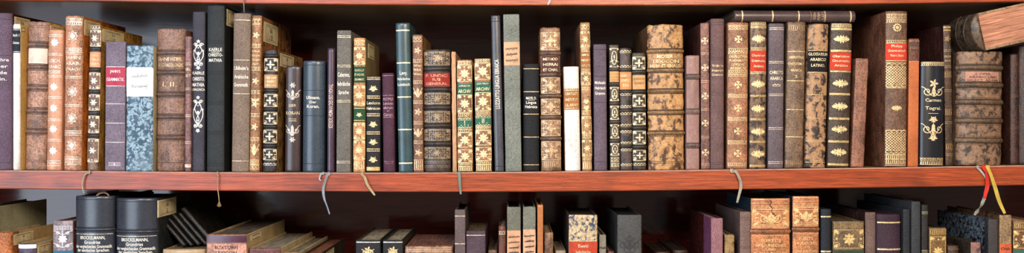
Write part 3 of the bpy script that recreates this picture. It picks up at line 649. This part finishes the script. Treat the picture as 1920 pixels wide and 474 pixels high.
book('orange leather book with a dark brown top panel', (1702,1722), 73, (180,98,54), 'vellum', xt=(1704,1725), sb=.008, bulge=.04,
     items=[('B', 74, 115, d(c=(88,46,38), k='leather', w=.99)), ('L', 77, 115, d(c=(190,140,100))), ('T', 'HEBR', 90, 4, d(c=(150,104,70))), ('T', 'LEX', 100, 4, d(c=(150,104,70), w=.5))])
book('glossy black book with gilt scrollwork titled Carmen Tograi', (1726,1772), 115, (22,25,34), 'grain', xt=(1727,1776), sb=.004, bulge=.18, dep=.12,
     items=[('Q', 162, 182, 231, 254, d(c=(236,206,160), w=.9)), ('F', 9, 5, 157, d(c=(236,206,160))), ('S', 9, 258, 224, d(c=(236,206,160))), ('T', 'Carmen', 188, 6, d(c=CR, w=.62)), ('T', 'Tograi.', 203, 6, d(c=CR, w=.62)), ('L', 213, d(w=.4, t=.8)), ('L', 117, 309, d(c=(236,206,160))), ('C', 119, 123, d()), ('Z', 297, 303, d()), ('C', 303, 309, d())])
book('dark brown gilt-lined book rising behind the glossy black Carmen volume', (1774,1787), 47, (74,52,38), 'leather', xt=(1767,1785), sb=.022, bulge=.1, dep=.17, cov=(60,32,30),
     items=[('K', 50, 53, 56, 58, d(c=(180,150,96))), ('F', 6, 5, 73, d(c=(170,130,80))), ('LL', 95, 125, 170, 230, 290, d(c=(170,140,90))), ('T', 'GRAM', 106, 4, d(c=(180,150,110))), ('T', 'ARAB', 114, 4, d(c=(180,150,110))), ('C', 135, 145, 205, 215, 270, 280, d(c=(160,126,80)))])
book('thick pale brown book with heavy raised bands, three ribbons hanging beneath', (1799,1886), 97, (124,94,70), 'mottled', c2=(46,34,28), xt=(1801,1889), bands=(127,160,192,227,264), bt=9, bh=.0024, wear=.001, sb=.0, bulge=.2, dep=.18, cov=(74,54,44),
     items=[('B', 135, 153, d(c=(178,132,112), w=.72)), ('T', 'I. OPER.', 139, 4, d(c=(90,50,44), w=.4)), ('T', 'ARABIC. LIBRI', 145, 4, d(c=(90,50,44), w=.6)), ('T', 'SELECT. ADAMI', 151, 4, d(c=(90,50,44), w=.66)), ('L', 120, 134, 154, 168, 184, 200, 219, 235, 256, 272, d(c=(80,58,44), t=.8))])
book('dim dark red book at the right edge, nearest the thick ribbed book', (1895,1912), 101, (62,34,28), 'leather', sb=.02, items=[('LL', 120, 180, 240, d(c=(110,74,50)))])
book('dim brown book cut by the right edge of the photo', (1913,1948), 84, (60,38,30), 'leather', sb=.016, items=[])
# two books lying on the row
hh = (1606-1378)*K
sb_ = .012; kk = K*(D+sb_)/D
pl = d(h=(1605-1378)*kk, w=(40.3-19.0)*kk, grp='books lying on the upper row', m=Matrix.Translation(P(1378, 29.6, sb_)) @ Matrix.Rotation(math.pi/2+.004, 4, 'Y'))
lying_items = [('L', 1378, d())]
def lying(label, pl, col, kind, yt, items, **kw):
    return book(label, (1378,1605), yt, col, kind, sb=sb_, place=pl, items=items, **kw)
H_ = pl['h']/kk       # rows run from yt (head, right end) to yt+H_ (tail, left end)
rx = lambda px: 1605-px   # distance from the head
lying('dark brown book lying flat along the tops of the row', pl, (84,66,64), 'grain', 0, bulge=.3, dep=.15, pages=(120,100,80),
      items=[('K', rx(1597), rx(1594.5), rx(1548.5), rx(1546), rx(1499.5), rx(1497), rx(1450.5), rx(1448), rx(1393.5), rx(1391), d(c=(226,200,150))), ('T', 'ARAB', 70, 4.5, d(c=(170,140,110), w=.7)), ('T', 'POE', 78, 4.5, d(c=(170,140,110), w=.6)), ('T', 'LITT', 62, 4.5, d(c=(170,140,110), w=.7)), ('L', 58, 84, d(c=(150,120,90)))])
R = Matrix(((0,1,0,0),(0,0,-1,0),(-1,0,0,0),(0,0,0,1)))   # spine to the left, head towards the room, upper board up
th = math.radians(12.5)
org = P(1826, 67, .0)
mB = Matrix.Translation(org+Vector((-.006, .072, .002))) @ Matrix.Rotation(-th, 4, 'Y') @ R
ob = book('thick book lying tilted at the top right, its orange page edges towards the room', (1378,1605), 0, (84,66,50), 'mottled', c2=(34,26,22), sb=0, bulge=.26, dep=.17, pages=(204,142,112), tt=.0035, cov=(148,120,92), ckind='leather', wear=.0008, torn=True,
     place=d(h=.078, w=.057, grp='books lying on the upper row', m=mB), bands=(30, 62), bt=7, bh=.002, items=[('L', 12, 46, 80, d(c=(120,98,72)))])
# ---------------------------------------------------------------- lower shelf, left to right
def low(label, x0, x1, yt, col, kind='leather', **kw):
    kw.setdefault('items', []); kw.setdefault('sb', .004); kw.setdefault('dep', .19)
    return book(label, (x0, x1), yt, col, kind, base='low', **kw)
low('large grey-green folio whose long side shows at the far left of the lower shelf', -60, -14, 388, (120,116,96), 'vellum', dep=.165, cov=(160,156,126), ckind='vellum', pages=(90,80,60))
low('orange-backed book with a cream shelfmark label on its long side, far left', -12, 20, 436, (170,96,50), 'leather', dep=.135, cov=(186,156,108), ckind='vellum', quarter=((160,92,50), .024, 'leather'), mark=(25, 62, 434, 460, 'E6/2'))
low('marbled purple book with a pale worn headcap at the lower left corner', 30, 66, 457, (96,86,112), 'marble', c2=(60,46,64), dep=.13, cov=(206,176,116), ckind='vellum', items=[('B', 458.5, 466, d(c=(226,220,214)))], mark=(71, 95, 452, 478, 'E'))
low('lilac book with silver flowers and corner scrolls above a blue label', 98, 137, 414, (136,120,130), 'leather', sb=.012, dep=.14, cov=(120,70,74), bulge=.06,
    items=[('Z', 424, 430, d(c=(206,200,206))), ('F', 9, 8, 448, d(c=(222,218,226))), ('Q', 432, 440, 456, 464, d(c=(206,200,206))), ('B', 470, 500, d(c=(44,100,130)))])
def brock(x0, x1, yt, lab, **kw):
    low(lab, x0, x1, yt, (52,56,66), 'grain', bulge=.2, sb=.002, bands=(yt+62.5,), bt=4, cov=(40,44,50), pages=(70,66,62),
        items=[('L', yt+6, yt+58, yt+67, d(c=(24,26,32), t=1)), ('L', yt+71, d(c=WT, t=.8)), ('T', 'BROCKELMANN,', yt+77.5, 6, d(c=WT, w=.62)), ('T', 'Grundriss', yt+86, 6, d(c=WT, w=.4)), ('T', 'der vergleichenden Grammatik', yt+94, 6, d(c=WT, w=.9)), ('T', 'der semitischen Sprachen.', yt+101, 6, d(c=WT, w=.8))], **kw)
brock(135, 210, 368, 'black grained Brockelmann volume, left one of the pair', dep=.16)
brock(211, 292, 372, 'black grained Brockelmann volume with a cream shelfmark label on its side, right of the pair', mark=(296, 330, 368, 408, 'E6/2.'), dep=.155)
low('tan vellum book with dusty top edges, in front of the leaning dark booklets', 298, 381, 469, (176,150,116), 'vellum', cov=(170,146,104), pages=(130,112,86), dep=.17)
low('large folio with a purple headband and pink label reading BUXTORF', 385, 463, 440, (150,104,90), 'leather', dep=.235, cov=(190,166,120), ckind='vellum', pages=(110,96,82), bulge=.05, sb=.0, tt=.003,
    items=[('B', 441.5, 455, d(c=(84,44,62), k='grain', w=.99)), ('B', 457, 520, d(c=(190,136,124), k='leather', w=.96)), ('T', 'BUXTORFI', 464, 6.5, d(c=(60,34,34), w=.55)), ('T', 'LEXICON', 474, 6.5, d(c=(60,34,34), w=.5))], mark=(470, 489, 430, 452, 'L'))
low('dark red folio with pale dusty page tops, right of the BUXTORF folio', 465, 527, 465, (96,48,48), 'leather', dep=.225, cov=(196,176,132), ckind='vellum', pages=(170,158,136), bulge=.05, tt=.003)
low('cream-sided folio, second right of the BUXTORF folio', 529, 561, 474, (150,120,90), 'vellum', dep=.22, cov=(190,172,132), ckind='vellum', pages=(150,132,108), tt=.003)
low('reddish-topped folio with a label on its side, at the end of the folio group', 563, 598, 478, (150,96,70), 'leather', dep=.225, cov=(60,50,44), pages=(150,92,70), mark=(603, 626, 452, 490, ''))
for i, (x0, x1, y) in enumerate(((666, 714, 450), (717, 756, 450))):
    low(('wide' if i == 0 else 'narrower') + ' black book with a white headline and gilt crown stamp, ' + ('left' if i == 0 else 'right') + ' of the pair', x0, x1, y, (38,38,42), 'cloth', dep=.185, bulge=.05, sb=.0, pages=(170,156,130), tt=.003, cov=(44,44,42),
        items=[('L', y+4, d(c=WT, t=1.6)), ('F', 8, 5, y+19, d()), ('Q', y+17, y+27, d(w=.5))])
low('wide brown worn book with reddish dusty page tops', 758, 850, 462, (150,112,84), 'mottled', c2=(90,60,44), dep=.17, pages=(134,92,78), bulge=.05, wear=.0008, torn=True, items=[('L', 468, 471, d(c=(206,180,150)))])
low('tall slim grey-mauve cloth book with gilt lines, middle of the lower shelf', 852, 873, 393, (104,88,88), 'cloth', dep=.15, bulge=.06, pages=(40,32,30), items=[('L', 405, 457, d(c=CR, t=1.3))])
low('purple-brown cloth book with one white line, lower than its left neighbour', 873, 911, 433, (84,66,76), 'cloth', dep=.16, bulge=.06, sb=.006, pages=(120,104,84), items=[('L', 441, d(c=CR, t=1.3))])
low('very low tan-topped book in the dark gap left of the small red one', 914, 933, 469, (130,98,80), 'leather', sb=.02)
low('small red-brown book with white page ends, left of the two grey labelled books', 934, 949, 424, (104,58,48), 'leather', sb=.006, dep=.13, pages=(190,176,156), items=[('Z', 434, 439, d(c=CR))])
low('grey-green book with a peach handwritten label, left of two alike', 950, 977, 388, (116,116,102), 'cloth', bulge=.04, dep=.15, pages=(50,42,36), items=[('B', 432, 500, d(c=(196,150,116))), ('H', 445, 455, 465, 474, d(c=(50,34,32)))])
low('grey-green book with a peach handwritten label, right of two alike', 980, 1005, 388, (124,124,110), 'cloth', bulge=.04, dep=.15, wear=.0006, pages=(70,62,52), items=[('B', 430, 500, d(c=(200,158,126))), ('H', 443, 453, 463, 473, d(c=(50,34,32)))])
low('slim bright orange-brown book right of the two grey labelled books', 1007, 1019, 384, (168,104,58), 'vellum', dep=.16, bulge=.04, sb=.0)
low('short tan worn book right of the slim orange one', 1020, 1038, 436, (132,98,68), 'mottled', c2=(80,56,40), dep=.15, bulge=.15, wear=.0005)
low('very low pale book just left of the spotted book', 1041, 1062, 470, (150,130,104), 'vellum', dep=.15)
low('cream and blue spotted paper book with an orange-red label', 1066, 1121, 403, (190,166,128), 'spotted', c2=(50,60,78), bulge=.05, dep=.16, cov=(70,62,56), ckind='cloth', wear=.0005, sb=.0, pages=(60,50,42),
    items=[('B', 452, 510, d(c=(178,66,44), w=.98)), ('L', 452, d(c=CR)), ('T', 'Ewald', 461, 6, d(c=CR, w=.34)), ('T', 'hebräische', 472, 6, d(c=CR, w=.5))])
low('narrow pale grey book against the spotted book', 1123, 1137, 440, (146,138,122), 'cloth', bulge=.05, dep=.17, sb=.01, pages=(120,110,90), items=[('T', 'Heb', 464, 5, d(c=INK))])
low('low dark red book between the grey and charcoal ones', 1139, 1153, 471, (96,44,36), 'leather', sb=.01)
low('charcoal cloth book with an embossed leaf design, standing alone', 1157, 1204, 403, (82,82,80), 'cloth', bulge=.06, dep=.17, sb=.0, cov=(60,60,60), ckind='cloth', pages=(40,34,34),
    items=[('Q', 448, 468, d(c=(48,48,48))), ('A', 440, 490, d(c=(52,52,52), w=.6))])
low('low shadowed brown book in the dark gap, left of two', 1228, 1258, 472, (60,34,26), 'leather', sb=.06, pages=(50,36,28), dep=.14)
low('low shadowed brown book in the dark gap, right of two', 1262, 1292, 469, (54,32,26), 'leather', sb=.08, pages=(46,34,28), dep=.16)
low('mauve cloth-backed book with dark red marbled sides', 1333, 1356, 409, (150,106,112), 'cloth', bulge=.04, dep=.17, cov=(96,26,20), ckind='marble', cc2=(30,14,12), quarter=((128,72,100), .055, 'cloth'), pages=(180,150,150), sb=.0)
low('short tan mottled book between the two mauve-brown cloth books', 1358, 1378, 440, (140,112,70), 'mottled', c2=(84,64,40), dep=.16, sb=.006, bulge=.1)
low('grey-brown cloth book left of the two orange lexicon volumes', 1387, 1408, 397, (128,102,94), 'cloth', dep=.17, bulge=.06, cov=(110,88,84), ckind='cloth', pages=(150,130,120), items=[('L', 408, 412, 462, 465, d(c=(90,66,60), t=.8))])
def furst(x0, x1, yt, lab, crack=None, **kw):
    low(lab, x0, x1, yt, (176,110,74), 'leather', bulge=.06, sb=.0, bands=(yt+62,), bt=7, cov=(28,48,58), ckind='cloth', pages=(110,90,76), dep=.16,
        items=[('Z', yt+14, yt+20, d(c=(226,180,126))), ('L', yt+2, yt+9, yt+54, yt+70, d(c=(220,176,120))), ('P', yt+24, yt+50, d(c=(240,196,136), w=.78)), ('P', yt+20, yt+53, d(c=(240,196,136), w=.9, n=2)), ('Q', yt+26, yt+48, d(c=(240,200,140), w=.66)), ('Q', yt+30, yt+44, d(c=(240,200,140), w=.5)),
               ('T', "FÜRST'S", yt+79, 6, d(c=(240,196,136), w=.5)), ('T', 'HEBRÆISCHES', yt+88, 5, d(c=(240,196,136), w=.76)), ('T', 'UND', yt+95.5, 4.5, d(c=(240,196,136), w=.24)), ('T', 'CHALDÆISCHES', yt+103, 5, d(c=(240,196,136), w=.84))]+([('J', crack, d(c=(58,32,24), t=2))] if crack else []), **kw)
furst(1408, 1483, 372, "orange leather FÜRST'S lexicon volume with a torn cracked head, left of the pair", wear=.0006, crack=[(-4,373),(1,379),(-2,385),(3,391),(1,397),(7,404),(12,409)])
furst(1486, 1537, 368, "narrower orange leather FÜRST'S lexicon volume with intact head, right of the pair", wear=.0005)
low('narrow black book with one gold line beside the orange lexicons', 1539, 1560, 392, (34,40,48), 'cloth', bulge=.18, dep=.15, pages=(180,170,160), items=[('K', 405, 407.5, 470, 473, d(c=(230,206,150)))])
low('brown gilt-framed book with a star flower and green label below', 1562, 1622, 415, (110,88,66), 'leather', bulge=.05, dep=.17, wear=.0004, items=[('P', 430, 466, d(c=(226,194,130))), ('C', 419, 427, d(c=(160,130,84))), ('B', 469, 510, d(c=(54,66,54)))], pages=(100,86,64), cov=(120,96,64))
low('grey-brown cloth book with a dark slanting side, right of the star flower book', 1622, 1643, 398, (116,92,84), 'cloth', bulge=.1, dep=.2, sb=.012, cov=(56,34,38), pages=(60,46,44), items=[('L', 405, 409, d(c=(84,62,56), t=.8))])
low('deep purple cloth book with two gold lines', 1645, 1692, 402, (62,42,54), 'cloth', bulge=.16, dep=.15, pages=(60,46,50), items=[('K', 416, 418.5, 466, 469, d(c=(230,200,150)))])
low('slim black cloth book right of the deep purple one', 1693, 1707, 392, (44,46,50), 'cloth', bulge=.08, dep=.19, sb=.004)
low('tallest slim charcoal cloth book in the right-hand dark group', 1709, 1727, 378, (58,60,64), 'cloth', bulge=.1, dep=.19, sb=.002)
low('slim black book with two double gilt lines, at the end of the dark group', 1728, 1741, 384, (46,44,42), 'cloth', bulge=.14, dep=.17, items=[('LL', 399, 471, d(c=(200,180,140)))])
low('short gold-patterned book with dark side, right of the dark group', 1742, 1776, 427, (116,84,50), 'leather', bulge=.06, dep=.16, cov=(52,50,48), ckind='cloth', items=[('P', 443, 500, d(c=(232,196,120), w=.85)), ('C', 431, 439, d(c=(190,156,96)))], pages=(110,90,60))
low('very low dark brown rounded book in the right-hand gap', 1778, 1801, 461, (84,56,44), 'leather', bulge=.3, dep=.15, items=[('L', 467, d(c=(140,110,80)))])
low('short book with grey-pink mottled spine below the ribbons', 1820, 1840, 454, (134,96,88), 'mottled', c2=(70,54,52), dep=.1, cov=(56,46,40), bulge=.05, sb=.0)
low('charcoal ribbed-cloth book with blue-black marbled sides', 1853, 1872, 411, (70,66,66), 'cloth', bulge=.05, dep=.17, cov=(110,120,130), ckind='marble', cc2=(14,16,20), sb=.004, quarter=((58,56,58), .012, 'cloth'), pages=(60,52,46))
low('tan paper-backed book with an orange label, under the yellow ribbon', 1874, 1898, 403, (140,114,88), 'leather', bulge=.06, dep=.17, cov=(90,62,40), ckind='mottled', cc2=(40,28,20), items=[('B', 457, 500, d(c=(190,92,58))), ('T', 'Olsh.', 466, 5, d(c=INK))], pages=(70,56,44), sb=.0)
low('brown and gold flower-patterned book cut by the right edge, lower shelf', 1900, 1950, 413, (112,76,48), 'leather', bulge=.06, dep=.16, items=[('P', 432, 466, d(c=(236,206,140))), ('C', 418, 427, d(c=(200,170,110))), ('B', 468, 500, d(c=(60,92,78)))])
# small dark booklets leaning on the black volume
zt = (237-469)*K*(D+.05)/D
for i, lab in enumerate(('lowest leaning dark booklet, against the black volume', 'second leaning dark booklet from below', 'third leaning dark booklet from below', 'fourth leaning dark booklet from below', 'topmost leaning dark booklet with frayed pale page ends')):
    th2 = -math.radians(41); w_ = (.0062, .0055, .0065, .006, .009)[i]; hh2 = (.05, .058, .064, .066, .075)[i]
    base = P(346+i*11, 467, .05) + Vector((0, i*.006, 0))
    base.z = zt+.004+w_*.35
    m_ = Matrix.Translation(base) @ Matrix.Rotation(th2, 4, 'Y')
    book(lab, (0, 10), 0, (22,19,17), 'leather', sb=.05, dep=.1, bulge=.35, base='low', tt=.0012, pages=(150,124,100) if i == 4 else (60,50,40), place=d(h=hh2, w=w_, grp='dark booklets leaning on the black volume', m=m_), items=[])
# ---------------------------------------------------------------- bookmarks and strings hanging over the shelf edges
def ribbon(label, pts, w, col, name='bookmark_ribbon', y=-.0035, y0=.012, start_z=None, twist=0, group='bookmarks hanging over the shelf edge', shelf=True, flat=False):
    """pts: photo points down the front of the shelf; the first one lies on the shelf just under a book"""
    P3 = []
    for i, (px, py) in enumerate(pts):
        yy = y if i else y0
        if i == 0: q = P(px, py, yy); q.z = zmid(q.x)+.0009 if shelf else q.z
        else: q = P(px, py, yy-(.0008*(1+math.sin(i*1.7)) if i > 1 else 0)) 
        P3.append(q)
        if i == 0 and shelf:
            for yy2, dz in ((.004, .0009), (-.0006, .0007), (-.0026, -.0022)):
                q2 = P(px, py, yy2); q2.z = zmid(q2.x)+dz; P3.append(q2)
    # Catmull-Rom
    C_ = []
    n = len(P3)
    for i in range(n-1):
        a, b, c, e = P3[max(i-1, 0)], P3[i], P3[i+1], P3[min(i+2, n-1)]
        for s in range(6):
            t = s/6
            C_.append(.5*((2*b)+(c-a)*t+(2*a-5*b+4*c-e)*t*t+(3*b-a-3*c+e)*t**3))
    C_.append(P3[-1])
    V = []; F = []; m = len(C_); hw = w*K/2
    for i, q in enumerate(C_):
        t = (C_[min(i+1, m-1)]-C_[max(i-1, 0)]).normalized()
        wv = Vector((1, 0, 0)) if abs(t.y) > .6 else Vector((-t.z, 0, t.x)).normalized()*(-1 if t.z > 0 else 1)
        if wv.x < 0: wv = -wv
        an = twist*math.sin(i/m*9)
        wv = wv*math.cos(an)+Vector((0, -1, 0))*math.sin(an); nn = t.cross(wv).normalized()*(.0002 if name != 'bookmark_string' else hw*.8)
        s = 1-(.5*(i/m)**6)
        V += [q+wv*hw*s+nn, q-wv*hw*s+nn, q-wv*hw*s-nn, q+wv*hw*s-nn]
    for i in range(m-1):
        for j in range(4): F.append((i*4+j, (i+1)*4+j, (i+1)*4+(j+1) % 4, i*4+(j+1) % 4))
    F.append((3,2,1,0)); F.append(tuple((m-1)*4+j for j in range(4)))
    xs = V[0]
    o = meshobj(name, V, F, mat('paper' if name == 'bookmark_ribbon' else 'cloth', col)); o['label'] = label; o['category'] = 'bookmark'; o['group'] = group
    return o
ribbon('beige string looping over the shelf edge at the left, above the black volumes', [(168,320),(160,327),(155,340),(155,352),(158,362)], 2.4, (176,158,128), name='bookmark_string')
ribbon('tan ribbon arching out of the left Brockelmann volume', [(178,371),(184,364),(193,361),(201,363),(206,370)], 3, (176,130,100), shelf=False, y0=.02, y=.02, group='bookmarks')
t_ = ribbon('straight tan string with a frayed tassel end', [(408,323),(409,332),(408,350),(410,366),(411,377)], 1.8, (170,144,106), name='bookmark_string')
V = []; F = []
for i in range(9):
    q = P(411, 376, -.004); e_ = P(407+i*1.0, 388-abs(i-4)*.5, -.004+.001*math.sin(i*2)); b_ = len(V)
    for c in (q, e_): V += [c+Vector((-.0003,0,0)), c+Vector((.0003,0,0)), c+Vector((0,-.0004,0))]
    for j in range(3): F.append((b_+j, b_+(j+1) % 3, b_+3+(j+1) % 3, b_+3+j))
    F.append((b_+2,b_+1,b_)); F.append((b_+3,b_+4,b_+5))
meshobj('tassel', V, F, mat('cloth', (176,150,110)), t_)
ribbon('short curled grey-blue ribbon end under the steel blue book', [(606,323),(603,325),(600,330),(599,336),(602,338)], 3, (156,160,166))
ribbon('long twisted grey-blue ribbon hanging far below the shelf edge', [(617,323),(614,328),(609,342),(606,355),(608,372),(613,386),(618,401)], 5, (140,146,154), twist=.8)
ribbon('tan woven ribbon slanting down the shelf edge under the gold-covered book', [(679,323),(684,333),(689,346),(697,358),(703,366)], 5, (160,142,108))
ribbon('grey-green ribbon hanging straight below ARCHIV volume I', [(861,323),(861.5,332),(862,345),(863,356),(864,364)], 5, (110,124,114))
ribbon('curved grey ribbon hanging under the orange-brown OBERLEITNER book', [(1372,318),(1380,322),(1387,336),(1389,350),(1386,364),(1382,380)], 6, (150,142,126), twist=.5)
rr = ribbon('red ribbon fading to grey at its tip, under the thick ribbed book', [(1845,312),(1850,322),(1851,335),(1851,350),(1848,362),(1846,372)], 8, (186,48,40), twist=.35)
tp = ribbon('grey faded tip', [(1846.5,369),(1843,378),(1838,388),(1832,396),(1827,403)], 6, (150,146,136), name='ribbon_tip', twist=.9, shelf=False, y0=-.004)
for k_ in ('category', 'group'): del tp[k_]
tp.parent = rr
ribbon('short silver ribbon crossing behind the red one', [(1833,312),(1838,319),(1845,328),(1849,336)], 4, (160,156,150), y=-.0015)
ribbon('mustard yellow ribbon hanging beside the red one', [(1852,312),(1858,328),(1866,352),(1874,378),(1884,400)], 7.5, (190,160,70), twist=.35, y=-.006)
def hang_top(label, pts, w, col, nm):
    return ribbon(label, pts, w, col, name=nm, shelf=False, y0=.012, group='bookmarks hanging from the shelf above')
hang_top('grey string hanging from the top shelf above the light brown book', [(457,-32),(457,-30),(457,-12),(457,2),(457.5,12),(458,24)], 2, (120,116,110), 'bookmark_string')
hang_top('small grey ribbon tip on the top shelf edge', [(1032,-29),(1032,-27),(1032,-12),(1031,0),(1029,5),(1027,9)], 4, (170,172,172), 'bookmark_ribbon')
# paper scraps
# ---------------------------------------------------------------- light and camera
def area(name, loc, target, sx, sy, W, col):
    L = bpy.data.lights.new(name, 'AREA'); L.shape = 'RECTANGLE'; L.size = sx; L.size_y = sy; L.energy = W; L.color = col
    o = link(bpy.data.objects.new(name, L)); o.location = loc
    o.rotation_euler = (Vector(target)-Vector(loc)).to_track_quat('-Z', 'Y').to_euler(); return o
area('window_daylight_left', (-1.75, -2.1, .1), (-.4, 0, 0), 1.3, 2.2, 44, (.72, .84, 1))
area('spine_highlight_strip', (-.72, -2.2, 1.25), (-.3, 0, 0), .35, 1.1, 34, (.8, .88, 1))  # added cool strip light, gives the spines their highlights; no window stands here
area('window_daylight_right', (2.35, -2.2, 1.0), (.7, 0, 0), .4, 1.2, 6, (.85, .85, 1))
area('ceiling_lamp', (.45, -1.9, .75), (.3, 0, -.05), .5, .5, 32, (1, .82, .62))
w_ = bpy.data.worlds.new('room'); SC.world = w_; w_.use_nodes = True
w_.node_tree.nodes['Background'].inputs['Color'].default_value = (1, .84, .7, 1)
w_.node_tree.nodes['Background'].inputs['Strength'].default_value = .22
cam = bpy.data.cameras.new('camera'); co = link(bpy.data.objects.new('camera', cam))
co.location = (0, -D, 0); co.rotation_euler = (math.pi/2, 0, 0)
cam.sensor_width = 36; cam.lens = 36*D/(1920*K); cam.clip_start = .01
SC.camera = co
SC.view_settings.view_transform = 'Standard'; SC.view_settings.look = 'None'; SC.view_settings.gamma = 1
SC.view_settings.use_curve_mapping = False
SC.view_settings.exposure = .32
